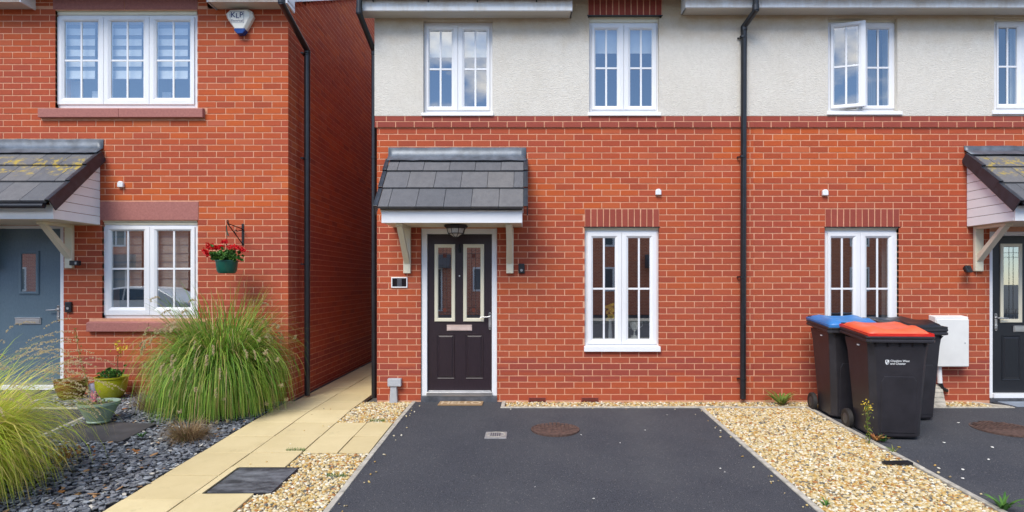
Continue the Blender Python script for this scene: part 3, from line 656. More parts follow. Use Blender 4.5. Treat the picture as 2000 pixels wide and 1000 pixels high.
s = MB(); s.frame(WX(38, D), WX(77, D), WZ(575, D), WZ(490, D), [(0, D), (0, D-.012), (.018, D-.016), (.034, D-.014), (.036, D-.004)]); s.build('pane_frame', DOORB, d)
s = MB(); s.box(WX(44, D), WX(73, D), D-.006, D-.002, WZ(571, D), WZ(496, D)); s.build('pane', GLASSG, d)
letterbox(d, (31, 81, 620, 633), D); lever(d, (112.5, 117, 596, 629), (90, 0, 605), D); s = MB(); s.box(WX(-12), WX(117, D), D-.02, D-.002, WZ(752.5), WZ(748)); s.build('weather_bar', STEEL, d)
# eaves, roof, gutter of left house
def roof(parent, x0, x1, ye, ze, yr, zr, mat=TILE):
    s = MB(); s.prism([(x0, ye, ze), (x0, yr, zr), (x0, 2*yr-ye, ze), (x0, 2*yr-ye, ze+.1), (x0, yr, zr+.12), (x0, ye, ze+.1)], (x1-x0, 0, 0)); return s.build('roof', mat, parent)
EZ = WZ(18); roof(LH, XL-.05, LX+.06, -.36, 4.93, 4.45, 7.25)
for (a_, b_) in ((XL, WX(67)), (WX(425), LX+.08)):
    s = MB(); s.box(a_, b_, -.19, .004, EZ, EZ+.012); s.build('soffit', SOFFIT, LH)
    s = MB(); s.box(a_-(0 if a_ < -6 else .0), b_, -.21, -.191, EZ-.012, EZ+.16); s.build('fascia', FASCIA, LH, bevel=.002)
    s = MB(); s.tube([(a_, -.27, 4.90), (b_-.02, -.27, 4.90)], .055, 12); s.build('gutter', BLACKP, LH, smooth=True)
s = MB(); s.prism([(WX(67)+.0005, .003, EZ-.012), (WX(67)+.0005, -.209, EZ-.012), (WX(67)+.0005, -.209, EZ+.16), (WX(67)+.0005, .003, EZ+.3)], (.018, 0, 0)); s.build('eaves_end', WHITE, LH)
s = MB(); s.prism([(WX(425)-.019, .003, EZ-.012), (WX(425)-.019, -.209, EZ-.012), (WX(425)-.019, -.209, EZ+.16), (WX(425)-.019, .003, EZ+.3)], (.018, 0, 0)); s.build('eaves_end', GREYBOX, LH)
bx = LX+.06; s = MB(); s.prism([(bx, .0, EZ+.09), (bx, .0, EZ-.05), (bx, -.22, EZ-.03), (bx, -.22, EZ+.17), (bx, 4.45, 7.30), (bx, 8.9, 4.9), (bx, 8.9, 4.72), (bx, 4.45, 7.1)], (.02, 0, 0)); s.build('barge_board', WHITE, LH)
s = MB(); s.prism([(LX+.002, .25, EZ+.21), (LX+.002, 4.45, 7.11), (LX+.002, 4.45, 7.13), (LX+.002, .25, EZ+.23)], (.058, 0, 0)); s.build('verge_soffit', SOFFIT, LH)
def downpipe(parent, pts, clips, axis, r=.034):
    s = MB(); s.tube(pts, r, 14); s.tube([Vector(pts[1])+Vector((0,0,.06)), Vector(pts[1])+Vector((0,0,-.005))], r+.006, 14); o = s.build('downpipe', BLACKP, parent, smooth=True)
    P = Vector(pts[-1])
    v2 = Vector(pts[2]); s = MB(); s.tube([v2+Vector((0,0,.0)), v2+Vector((0,0,-.05))], r+.005, 14); s.build('pipe_socket', BLACKP, o, smooth=True)
    for z in clips:
        s = MB(); s.tube([(P.x, P.y, z-.012), (P.x, P.y, z+.012)], r+.005, 14)
        if axis == 'y': s.box(P.x-.055, P.x+.055, P.y+r-.004, P.y+r+.004, z-.008, z+.008); s.box(P.x-.05, P.x-.035, P.y+r, .0, z-.006, z+.006); s.box(P.x+.035, P.x+.05, P.y+r, .0, z-.006, z+.006)
        elif axis == 'x': s.box(P.x-r-.03, P.x-r+.004, P.y-.055, P.y+.055, z-.008, z+.008)
        s.build('pipe_clip', BLACKP, o, smooth=True)
    return o
LP = -2.765; 
zq = lambda px, X: X*F/(px-CX)-DIST       # depth at which a line of constant X shows at px
ya = zq(550, LP); yb_ = zq(600, LP)
downpipe(LH, [(LP, ya, 4.95), (LP, ya, WZ(6, ya)), (LP, yb_, WZ(98, yb_)), (LP, yb_, .03)], [WZ(106, yb_), WZ(310, yb_), WZ(516, yb_)], 'x')

# -------- canopies
def canopy(house, X0, X1, d, Ze, Zw, ft, rows, fx0, fx1, df, Zs, posts, tmat=TILE, gutter=False, label=None, sag=.04, strutY=.42, cheekR=True):
    """lean-to porch roof: soffit core, tiles, trims, fascia, cheeks, brackets"""
    yw = -.03
    def S(t, n=0.0):   # point on slope at t (0 eave, 1 wall), raised n along the normal
        dy, dz = (yw+d), (Zw-Ze); L_ = math.hypot(dy, dz); return (-d+dy*t-n*dz/L_, Ze+dz*t+n*dy/L_)
    c = MB(); c.box(fx0+.02, fx1-.02, -df+.02, .004, Zs, Zs+.02); c = c.build('canopy', CREAM, house)
    if label: c['label'] = label
    ts = [r[0] for r in rows]+[1.0]
    L_ = math.hypot(yw+d, Zw-Ze)
    for i, (t, joints) in enumerate(rows):
        t1 = min(1.0, ts[i+1]+.10); xs = [X0+.05]+joints+[X1-.05]
        for a_, b_ in zip(xs[:-1], xs[1:]):
            k = random.uniform(-.0015, .0015); g_ = .0022
            p = [S(t, .006+k), S(t, .040+k), S(t1, .012+k), S(t1, -.006+k)]
            m_ = MB(); m_.prism([(a_+g_, *q) for q in p], (b_-a_-2*g_, 0, 0)); m_.build('roof_tile', tmat, c, bevel=.002)
        for (a_, b_, s_) in ((X0, X0+.05, 0), (X1-.05, X1, 1)):
            te = ts[i+1] if i+1 < len(rows) else .97
            m_ = MB(); p = [S(t, -.095), S(t, .052), S(te+.01, .030), S(te+.01, -.095)]
            m_.prism([((a_ if s_ == 0 else b_-.012), *q) for q in p], (.012, 0, 0))
            p = [S(t, .0405), S(t, .052), S(te+.01, .030), S(te+.01, .018)]
            m_.prism([((a_+.0121 if s_ == 0 else a_), *q) for q in p], (.0378, 0, 0)); m_.build('verge_trim', VERGE, c, bevel=.003)
    # end caps at the eave
    fz1 = Ze-.012
    m_ = MB(); m_.box(fx0, fx1, -df, -df+.02, Zs-.003, fz1+.01); m_.build('fascia', WHITE, c, bevel=.003)
    m_ = MB(); m_.prism([(fx0, *S(.0, .004)), (fx0, *S(.0, -.012)), (fx0, *S(1, -.012)), (fx0, *S(1, .004))], (fx1-fx0, 0, 0)); m_.build('underlay', BLACKP, c)
    # flashing
    ys = S(.925, .036); n = 26; top = []; mid = []; low = []
    for k in range(n+1):
        x = X0+.02+(X1-X0-.04)*k/n; wv = random.uniform(-.003, .003); top.append((x, -.006, ft+wv)); mid.append((x, -.014, Zw+.055+random.uniform(-.003, .003))); low.append((x+0, ys[0]-.006+random.uniform(-.002, .002), ys[1]+.010+random.uniform(-.003, .003)))
    m_ = MB(); m_.rings([top, mid, low, [(x, y, z-.006) for x, y, z in low]], closed=False); o_ = m_.build('flashing', LEAD, c, smooth=True)
    sol = o_.modifiers.new('thick', 'SOLIDIFY'); sol.thickness = .004
    # cheeks of boards
    for (xa, vis_) in ((fx0, True), (fx1-.018, True)):
        zz = Zs; bh = .105
        fy = lambda z: -df if z <= Ze-.03 else min(-.0, -d+(z-Ze+.08)/(Zw-Ze)*(yw+d))
        while zz < Zw-.1:
            z2 = min(zz+bh, Zw-.1); y0_, y1_ = max(-df+.021, fy(zz)), max(-df+.021, fy(z2))
            if y0_ < -.02:
                m_ = MB(); m_.prism([(xa, -.004, zz+.002), (xa, y0_, zz+.002), (xa, min(y1_, -.008), z2-.003), (xa, -.004, z2-.003)], (.016, 0, 0)); m_.build('cheek_board', CHEEK, c, bevel=.003)
            zz = z2
        out_ = xa+.0185 if xa > fx0 else xa-.0145
        m_ = MB(); a0, a1 = S(.04, -.02), S(.04, -.095); b0, b1 = S(.97, -.02), S(.97, -.095)
        m_.prism([(out_, *a0), (out_, *a1), (out_, *b1), (out_, *b0)], (-.004 if xa > fx0 else .014, 0, 0)) if False else m_.prism([(out_, *a0), (out_, *a1), (out_, *b1), (out_, *b0)], (.012 if xa > fx0 else .012, 0, 0)); m_.build('barge_board', WHITE, c)
    for (pa, pb, pz) in posts:
        m_ = MB(); m_.box(pa, pb, -.045, -.002, pz, Zs-.001); br = m_.build('bracket', CREAM, c, bevel=.006)
        w_ = pb-pa; m_ = MB(); q0 = Vector((pa+w_*.12, -strutY, Zs-.05)); q1 = Vector((pa+w_*.12, -.0455, pz+.13))
        m_.prism([(q0.x, -strutY-.03, Zs-.035), (q0.x, -strutY+.035, Zs-.035), (q1.x, -.0455, pz+.20), (q1.x, -.0455, pz+.115)], (w_*.76, 0, 0)); m_.build('strut', CREAM, c, bevel=.004)
        m_ = MB(); m_.box(pa+.004, pb-.004, -strutY-.05, -.0455, Zs-.034, Zs-.001); m_.build('brace', CREAM, c, bevel=.004)
    if gutter:
        m_ = MB(); m_.tube([(X0, -d-.02, Ze-.03), (X1-.06, -d-.02, Ze-.03)], .028, 12); m_.build('gutter', BLACKP, c, smooth=True)
    return c
def joints(px0, pitch, X0, X1, start):
    r = []; x = start
    while x < X0+.12: x += pitch
    while x < X1-.10: r.append(x); x += pitch
    return r
# ---------- middle and right houses
BX = 2.745; MX0 = -1.826
MH = thing('terraced_house', 'middle house with plum black door, tiled porch canopy and cream upper wall', 'house', (0, 0, 0))
RH = thing('terraced_house', 'right end house with meter box, open upstairs window and black door', 'house', (5, 0, 0))
W1 = dict(hole=(WX(826), WX(962.5), WZ(226), WZ(39))); 
hM = {'u1': (WX(827), WX(962), WZ(221), WZ(41)), 'u2': (WX(1150.5), WX(1286.5), WZ(221), WZ(35)), 'lo': (WX(1142), WX(1287.5), WZ(677), WZ(443.5)), 'door': (WX(822), WX(971), -.2, WZ(446))}
hR = {'u3': (WX(1616), WX(1751), WZ(218), WZ(37)), 'u4': (WX(1939.5), WX(2075), WZ(217), WZ(35)), 'lo': (WX(1611), WX(1755.5), WZ(677), WZ(443.5)), 'door': (WX(1933), WX(2080), -.2, WZ(452))}
lint = {'M': (WX(1142), WX(1287.5), WZ(443.5), WZ(408)), 'R': (WX(1611.5), WX(1757), WZ(443.5), WZ(408)), 'U': (WX(1148), WX(1292), WZ(32), WZ(-6))}
ZB0, ZB1 = WZ(250), WZ(227)
vrefM = ZB0; urefM = -.110
for (H, x0, x1, hs, ls, keyn) in ((MH, MX0, BX, [hM['lo'], hM['door']], [lint['M']], 'M'), (RH, BX, 8.4, [hR['lo'], hR['door']], [lint['R']], 'R')):
    w = MB(); holed(w, x0+(.0028 if H is MH else 0), x1, -.1, ZB1, hs, .0028, .3)
    if H is MH:
        w.prism([(x0+.0028, .301, -.1), (x0+.0028, 8.9, -.1), (x0+.0028, 8.9, 4.7), (x0+.0028, 4.45, 5.9), (x0+.0028, .301, 4.7)], (.28, 0, 0)); w.box(x0, x1, 8.6, 8.9, -.1, 4.7)
    else:
        w.prism([(x1-.3, .3, -.1), (x1-.3, 8.9, -.1), (x1-.3, 8.9, 4.7), (x1-.3, 4.45, 5.9), (x1-.3, .3, 4.7)], (.28, 0, 0)); w.box(x0, x1, 8.6, 8.9, -.1, 4.7)
    w.build('wall', MORTAR, H)
    u = urefM if H is MH else WX(1473)
    bs = stretcher(x0, x1 if H is MH else 8.2, .0, ZB0, vrefM, u, hs+ls)
    it = [(*b, FR(0)) for b in bs]
    if H is MH:
        SFM = ((MX0, 0, 0), (0, 1, 0), (1, 0, 0), .05); it += [(*b, SFM) for b in stretcher(.105, 4.0, 0, 4.6, vrefM, 0, [])]
    lay_bricks(it, H, BRICK)
    # two proud courses of dark brick
    it = [(*b, FR(-.018)) for b in stretcher(x0-(.022 if H is MH else 0), x1 if H is MH else 7.6, ZB0, ZB1-.002, ZB0, WX(737)-.225 if H is MH else WX(1505), [])]
    lay_bricks(it, H, BRICK2, 'band_brick')
    s = MB(); s.box(x0-(.018 if H is MH else 0), x1, -.015, .0025, ZB0+.004, ZB1-.004); s.build('band_mortar', MORTAR, H)
def soldiers(H, r, y, n=12, z1=None):
    for i in range(n):
        a_ = r[0]+(r[1]-r[0])*i/n; b_ = a_+(r[1]-r[0])/n; h_ = r[3]-r[2]-.008
        o_ = bpy.data.objects.new('soldier_brick', brick_mesh(b_-a_-.0125, h_, BRICK2)); COL.objects.link(o_); o_.parent = H; o_.location = Vector(((a_+b_)/2+random.uniform(-.0015, .0015), y+random.uniform(-.001, .001), (r[2]+r[3])/2))-rootof(H); o_.rotation_euler = (0, random.gauss(0, .006), 0)
soldiers(MH, lint['M'], -.002); soldiers(RH, lint['R'], -.002); soldiers(MH, (lint['U'][0], lint['U'][1], lint['U'][2], lint['U'][3]), -.026)
s = MB(); s.box(lint['U'][0], lint['U'][1], -.0235, .05, lint['U'][2]+.004, lint['U'][3]); s.build('lintel_mortar', MORTAR, MH)
for (H, r) in ((MH, lint['M']), (RH, lint['R']), (MH, lint['U'])):
    s = MB(); s.box(r[0]-.01, r[1]+.01, -.03 if r is lint['U'] else -.006, .11, r[2]-.004, r[2]+.0035); s.build('lintel_tray', BLACKP, H)
# rendered upper walls
DX0, DX1 = WX(1112), WX(1338)
w = MB(); holed(w, MX0-.024, BX, ZB1, 4.78, [hM['u1'], hM['u2'], (lint['U'][0], lint['U'][1], hM['u2'][3]-.01, 5)], -.018, .28)
holed(w, DX0, DX1, 4.78, 5.9, [(lint['U'][0], lint['U'][1], 4.7, lint['U'][3])], -.018, .28); w.build('rendered_wall', RENDER, MH)
w = MB(); holed(w, BX, 8.4, ZB1, 4.80, [hR['u3'], hR['u4']], -.018, .28); w.build('rendered_wall', RENDER, RH)
# windows
YB = .05
u1, r1 = window(MH, (829, 961, 48, 220), [(839, 882, 60, 208), (907, 950, 60, 208)], 135, YB, sill=(823, 963.5, 220, 226), label='upstairs window left of centre under the eaves')
u2, r2 = window(MH, (1151.5, 1286, 45, 219), [(1163, 1205, 58, 207), (1231, 1273, 58, 207)], 133, YB, head=(34, 45), sill=(1149, 1291.5, 219, 226), label='upstairs window under a soldier brick head')
l1, r3 = window(MH, (1143, 1287, 450, 676), [(1158, 1201, 465, 662), (1227, 1269, 465, 662)], 564, YB, head=(444.5, 450), sill=(1141, 1290.5, 677, 687), label='ground floor window right of the front door')
u3, r4 = window(RH, (1617, 1750, 44, 217), [(1628, 1670, 56, 206), (1694.5, 1736, 57, 206)], 132, YB, head=(38, 44), sill=(1616, 1763, 217, 224), opened=0, label='upstairs window with its left casement open')
u4, r5 = window(RH, (1940.5, 2074, 42, 216), [(1944.5+6, 1986, 54, 203), (2018, 2060, 54, 203)], 130, YB, head=(35.5, 42), sill=(1939, 2078, 216, 223), label='upstairs window cut by the right edge')
l2, r6 = window(RH, (1611.5, 1755, 450, 676), [(1623.5, 1666, 465, 662), (1692.5, 1735, 465, 662)], 564, YB, head=(444.5, 450), sill=(1610, 1757, 677, 687), label='ground floor window behind the bins')
for (H, w_, r, dr) in ((MH, u1, r1, .33), (MH, u2, r2, .3)):
    xm = (r[0]+r[1])/2
    for (a_, b_) in ((r[0]+.03, xm-.01), (xm+.01, r[1]-.03)):
        s = MB(); zt = r[3]-.02; s.box(a_, b_, .135, .138, zt-dr*1.0, zt); s.box(a_, b_, .13, .142, zt-dr-.02, zt-dr); s.build('blind', BLINDW, w_)
    room(H, r[0]-.2, r[1]+.2, r[2]-.5, r[3]+.2, DARKROOM)
def curtain(win, x0, x1, z0, z1, y, mat):
    n = 24; m_ = MB(); top = [(x0+(x1-x0)*k/n, y+.018*math.sin(k*1.9)+.006*math.sin(k*5), z1) for k in range(n+1)]; m_.rings([top, [(x+.01*math.sin(i), yy+.004, z0) for i, (x, yy, z) in enumerate(top)]], closed=False); return m_.build('curtain', mat, win, smooth=True)
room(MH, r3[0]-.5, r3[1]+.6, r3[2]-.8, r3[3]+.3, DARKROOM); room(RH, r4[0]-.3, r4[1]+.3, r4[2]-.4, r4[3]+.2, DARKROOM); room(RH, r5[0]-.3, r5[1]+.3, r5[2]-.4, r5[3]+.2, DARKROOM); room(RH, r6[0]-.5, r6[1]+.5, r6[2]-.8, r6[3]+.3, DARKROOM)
curtain(u3, WX(1692, .17), WX(1712, .17), r4[2], r4[3]-.02, .17, BLINDG); curtain(u3, WX(1616, .17), WX(1630, .17), r4[2], r4[3]-.02, .17, BLINDG); curtain(u4, WX(1972, .17), WX(1996, .17), r5[2], r5[3]-.02, .17, BLINDW)
curtain(l2, WX(1722, .2), WX(1745, .2), r6[2], r6[3]-.02, .2, BLINDG)
# eaves
def eaves(H, x0, x1, zs, yf, endL=None, endR=None):
    s = MB(); s.box(x0+.001, x1-.001, yf+.02, -.019, zs, zs+.012); s.build('soffit', SOFFIT, H)
    s = MB(); s.box(x0, x1, yf, yf+.018, zs-.008, zs+.165); s.build('fascia', FASCIA, H, bevel=.003)
    s = MB(); s.box(x0, x1, yf-.002, yf-.0005, zs-.006, zs-.001); s.build('drip_edge', GREYBOX, H)
    s = MB(); yg = yf-.065; s.tube([(x0-.02, yg, zs+.175), (x1+.02, yg, zs+.175)], .056, 12); s.build('gutter', BLACKP, H, smooth=True)
    for (xx, mt) in ((x0-.001 if endL else None, endL), (x1-.015 if endR else None, endR)):
        if xx is not None:
            s = MB(); s.prism([(xx, -.0195, zs-.0), (xx, yf+.0185, zs-.0), (xx, yf+.0185, zs+.16), (xx, -.0195, zs+.28)], (.016, 0, 0)); s.build('eaves_end', mt, H)
def gbracket(H, px, yf, zs):
    s = MB(); x = WX(px, yf-.03); s.box(x-.007, x+.007, yf-.02, yf-.001, zs+.095, zs+.17); s.tube([(x, yf-.012, zs+.10), (x, yf-.06, zs+.115)], .006, 6); s.build('gutter_bracket', BLACKP, H)
ZS1 = WZ(37); YF = -.225; ZS2 = WZ(31)
eaves(MH, WX(700, YF), WX(1118, YF), ZS1, YF, GREYBOX, WHITE); eaves(MH, WX(1339, YF), BX, ZS2, YF, WHITE, None); eaves(RH, BX+.001, 8.4, ZS2, YF, None, WHITE)
for p in (728, 836, 932, 1048, 1400): gbracket(MH, p, YF, ZS1 if p < 1200 else ZS2)
for p in (1500, 1628, 1760, 1890): gbracket(RH, p, YF, ZS2)
roof(MH, MX0-.06, BX-.001, -.40, 4.86, 4.45, 6.05); roof(RH, BX+.001, 8.45, -.40, 4.86, 4.45, 6.05)  # unseen roofs, ridge shaped low so sky light reaches the passage wall
for (H, xa, xb, z0_) in ((MH, DX0-.1, DX1+.1, 5.9), (LH, WX(60), WX(411), 5.9)):
    s = MB(); xm = (xa+xb)/2; s.prism([(xa-.1, -.25, z0_-.05), (xm, -.25, z0_+.75), (xb+.1, -.25, z0_-.05), (xb+.1, -.25, z0_+.03), (xm, -.25, z0_+.85), (xa-.1, -.25, z0_+.03)], (0, 2.9, 0)); s.build('dormer_roof', TILE, H)
    s = MB(); s.prism([(xa+.03, -.018 if H is MH else .0, z0_), (xb-.03, -.018 if H is MH else .0, z0_), (xm, -.018 if H is MH else .0, z0_+.72)], (0, .2, 0)); s.build('gable', RENDER if H is MH else BRICK, H)
    s = MB(); s.box(xa+.1, xa+.2, .281, 2.6, 4.8, z0_); s.box(xb-.2, xb-.1, .281, 2.6, 4.8, z0_); s.build('dormer_cheek', TILE, H)
# front downpipe between the houses (right house) and the one round the left corner
dp = downpipe(RH, [(WX(1476, -.29), -.29, 4.95), (WX(1476, -.29), -.29, WZ(20, -.29)), (WX(1453, -.07), -.07, WZ(52, -.07)), (WX(1451, -.07), -.07, .05)], [WZ(73, -.06), WZ(306, -.06), WZ(541, -.06), WZ(740, -.06)], 'y')
XP = -1.885; yt = zq(692, -1.98)
downpipe(MH, [(-1.955, -.29, 4.95), (-1.955, -.29, WZ(26, -.29)), (XP, .10, WZ(100, .10)), (XP, .10, .03)], [WZ(308, .1), WZ(540, .1)], 'none', .0325)
# canopies
rowsM = [(0, [WX(759, -.60)+.3055*k for k in range(5)]), (.37, [WX(795, -.40)+.3055*k for k in range(5)]), (.72, [WX(776, -.20)+.3055*k for k in range(5)])]
XM0, XM1 = WX(730, -.60), WX(1031, -.60)
canopy(MH, XM0, XM1, .60, 2.262, 2.93, WZ(288), rowsM, WX(745, -.55), WX(1020, -.55), .55, 2.118, [(WX(789), WX(803), WZ(534)), (WX(989), WX(1003), WZ(534))], label='porch canopy of grey tiles over the plum door')
CXR = WX(206); PL = .305
mk = lambda s, X0, X1: joints(0, PL, X0, X1, s)
XA, XB = CXR-1.95, CXR
canopy(LH, XA, XB, .80, 2.30, 3.02, WZ(272), [(0, mk(XA+.1, XA, XB)), (.36, mk(XA+.25, XA, XB)), (.68, mk(XA+.1, XA, XB))], XA+.06, XB-.06, .70, 2.145, [(WX(-20), WX(-6), WZ(524)), (WX(131), WX(146), WZ(524))], TILEM, True, label='porch canopy with yellow lichen over the blue door', strutY=.40)
XA, XB = WX(1879), WX(1879)+1.75
canopy(RH, XA, XB, .80, 2.29, 3.0, WZ(285), [(0, mk(XA+.2, XA, XB)), (.36, mk(XA+.05, XA, XB)), (.68, mk(XA+.2, XA, XB))], XA+.055, XB-.06, .70, 2.125, [(WX(1900), WX(1916), WZ(530)), (WX(2100), WX(2116), WZ(530))], TILEM, False, label='porch canopy with yellow lichen over the black door', strutY=.42)
# middle door
D = .06
def dr(p): return WX(p, D)
f = MB(); zt = hM['door'][3]; zb = WZ(773, .02)
for (a_, b_) in ((WX(822.5), WX(833.5)), (WX(960.5), WX(970.5))): f.box(a_, b_, .02, .13, zb, zt)
f.box(WX(833.5)+.0005, WX(960.5)-.0005, .021, .13, WZ(456.5), zt); f.build('door_frame', WHITE, MH, bevel=.003)
s = MB(); s.box(WX(833), WX(961), -.012, .12, WZ(773.5), WZ(766)); s.build('threshold', STEEL, MH, bevel=.003)
d = MB(); d.box(WX(833.8), WX(960.2), D, .11, WZ(766), WZ(457)); d = d.build('door', DOORP, MH, bevel=.002); d['label'] = 'plum black front door with two leaded glass panes'
s = MB(); s.box(WX(836), WX(958), D-.022, D-.001, WZ(768.5), WZ(764)); s.build('weather_bar', STEEL, d, bevel=.002)
for (H_, a_, b_, z_) in ((MH, WX(822.5), WX(970.5), WZ(774)), (RH, WX(1933.5), WX(2079.5), WZ(778)), (LH, WX(-22), WX(123.5), WZ(763.5))):
    s = MB(); s.box(a_-.002, b_+.002, -.012, .02, -.05, z_-.001); s.build('door_step', DARKCOV, H_, bevel=.003)
LEADC = simple('leading', (.06, .055, .055), .4, .6); STAIN = simple('stained_glass', (.12, .035, .025), .2)
def doorpane(par, p, fm, inner, y, leaded=True, rosette=True):
    x0, x1, z1, z0 = WX(p[0], y), WX(p[1], y), WZ(p[2], y), WZ(p[3], y); i = (WX(inner[0], y)-x0)
    s = MB(); s.frame(x0, x1, z0, z1, [(0, y), (0, y-.012), (.006, y-.017), (i-.008, y-.015), (i, y-.006), (i, y-.001)]); s.build('pane_frame', fm, par)
    s = MB(); s.box(x0+i-.002, x1-i+.002, y-.005, y-.002, z0+i-.002, z1-i+.002); s.build('pane', GLASSG, par)
    if leaded:
        s = MB(); a_, b_, c_, e_ = x0+i, x1-i, z0+i, z1-i; w_ = b_-a_; t = .0022
        for fx in (.36, .64): s.box(a_+w_*fx-t, a_+w_*fx+t, y-.0075, y-.0052, c_, e_)
        for zz in (e_-.07, e_-.125, c_+.07, c_+.125): s.box(a_, b_, y-.0078, y-.0053, zz-t, zz+t)
        for fx in (.18, .82): s.box(a_+w_*fx-t, a_+w_*fx+t, y-.0076, y-.0054, c_, c_+.12)
        s.build('leading', LEADC, par)
        if rosette:
            s = MB()
            for zz in (e_-.0975, c_+.0975): s.box(a_+w_*.37, a_+w_*.63, y-.0072, y-.0051, zz-.022, zz+.022)
            s.build('coloured_glass', STAIN, par)
doorpane(d, (849, 889, 477, 628), CREAM, (856, 0), D); doorpane(d, (905, 945.5, 477, 628), CREAM, (912, 0), D)
for (p, q) in ((854, 887.5), (910, 943.5)):
    x0, x1, z1, z0 = dr(p), dr(q), WZ(653, D), WZ(739, D)
    s = MB(); s.rings([[(x0+i, y, z0+i), (x1-i, y, z0+i), (x1-i, y, z1-i), (x0+i, y, z1-i)] for i, y in ((-.004, D-.0005), (.0, D-.007), (.006, D-.003), (.016, D-.002), (.030, D-.012))], False, True); s.build('panel', DOORP, d)
letterbox(d, (873, 922, 634.5, 646), D, simple('satin_pink_metal', (.72, .56, .50), .45, .3)); lever(d, (954.5, 959.5, 610, 644), (937, 0, 619), D)
s = MB(); s.lathe([(.010, -.008), (.007, -.011), (.002, -.012)], (dr(897.5), D, WZ(539, D)), 16, 'Y'); s.build('spyhole', STEEL, d)
s = MB(); s.lathe([(.004, -.06), (.016, -.05), (.018, -.02), (.008, 0.0), (.014, .02), (.006, .045)], (dr(897.5), D-.02, WZ(484, D)), 12, 'Z'); s.build('knocker', IRON, d, smooth=True)
s = MB(); s.box(WX(831), WX(963), .12, .14, WZ(770), WZ(450)); 
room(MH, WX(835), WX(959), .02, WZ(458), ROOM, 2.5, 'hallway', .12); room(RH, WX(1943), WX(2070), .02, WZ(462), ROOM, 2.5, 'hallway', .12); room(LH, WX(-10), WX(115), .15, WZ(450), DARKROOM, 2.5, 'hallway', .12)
# right door
f = MB(); zt = hR['door'][3]; zb = WZ(778)
for (a_, b_) in ((WX(1933.3), WX(1941.5)), (WX(2071), WX(2079.7))): f.box(a_, b_, .02, .13, zb, zt)
f.box(WX(1941.5)+.0005, WX(2071)-.0005, .021, .13, WZ(460), zt); f.build('door_frame', WHITE, RH, bevel=.003)
s = MB(); s.box(WX(1941), WX(2071), -.008, .12, WZ(777.5), WZ(769)); s.build('threshold', WHITE, RH, bevel=.003)
d = MB(); d.box(WX(1941.8), WX(2070.5), D, .11, WZ(768.5), WZ(460.5)); d = d.build('door', DOORK, RH, bevel=.002); d['label'] = 'black front door with leaded glass panes'
doorpane(d, (1953, 1995, 476, 630), CREAM, (1959.5, 0), D, True, False); doorpane(d, (2014, 2056, 476, 630), CREAM, (2020.5, 0), D, True, False)
for (p, q) in ((1957, 1992), (2018, 2052)):
    x0, x1, z1, z0 = dr(p), dr(q), WZ(656, D), WZ(742, D)
    s = MB(); s.rings([[(x0+i, y, z0+i), (x1-i, y, z0+i), (x1-i, y, z1-i), (x0+i, y, z1-i)] for i, y in ((-.004, D-.0005), (.0, D-.007), (.006, D-.003), (.016, D-.002), (.030, D-.012))], False, True); s.build('panel', DOORK, d)
letterbox(d, (1978, 2028, 636, 648), D); lever(d, (1941.8, 1946.5, 612, 646), (1970, 0, 621), D)
curtain(d, WX(1957, .14), WX(1998, .14), .9, 1.95, .14, BLINDW)
# window sill things seen in the middle ground-floor window
t = thing('trophy', 'small silver two handled cup on the middle window sill', 'trophy', (WX(1239, .15), .15, r3[2]+.09))
c0 = Vector(t.location); s = MB(); s.lathe([(.045, 0), (.045, .03), (.012, .035), (.010, .08), (.03, .10), (.055, .13), (.062, .20)], tuple(c0), 20); s.build('cup', simple('polished_silver', (.75, .74, .70), .2, .5), t, smooth=True)
for sg in (-1, 1): s = MB(); s.tube([c0+Vector((sg*.055, 0, .19)), c0+Vector((sg*.095, 0, .20)), c0+Vector((sg*.10, 0, .15)), c0+Vector((sg*.05, 0, .115))], .005, 6); s.build('handle', STEEL, t, smooth=True)
s = MB(); s.box(r3[0]+.02, r3[1]-.02, .121, .34, r3[2]+.04, r3[2]+.049); s.build('window_board', WHITE, MH)
t = thing('flower_vase', 'bunch of yellow flowers in the middle ground floor window', 'vase', (WX(1192, .13), .135, r3[2]+.05)); c0 = Vector(t.location)
s = MB(); s.lathe([(.02, 0), (.028, .08), (.018, .22), (.02, .27)], tuple(c0), 16); s.build('vase', BLINDG, t, smooth=True)
pts = [c0+Vector((random.gauss(0, .028), random.gauss(0, .012), random.uniform(.26, .46))) for _ in range(40)]; V, Q = leaves(8, pts, .04, asp=.8); np_mesh('flower_head', V, Q, YELP, t)['kind'] = 'stuff'
# ================================================================== things fixed to or standing by the houses
for (px, py, lab) in ((238, 360.5, 'small white vent cap above the left ground floor window'), (1285, 375.5, 'small white vent cap above the middle ground floor window'), (1610, 376.5, 'small white vent cap above the window behind the bins')):
    x, z = WX(px), WZ(py); s = MB(); pr = [(-.034, -.036), (.034, -.036), (.034, .012), (.026, .028), (.012, .037), (-.012, .037), (-.026, .028), (-.034, .012)]
    s.prism([(x+a_, -.001, z+b_) for a_, b_ in pr], (0, -.035, 0)); o = s.build('vent_cap', WHITE, None, bevel=.006); tag(o, lab, 'vent cap', 'vent caps on the brick walls')
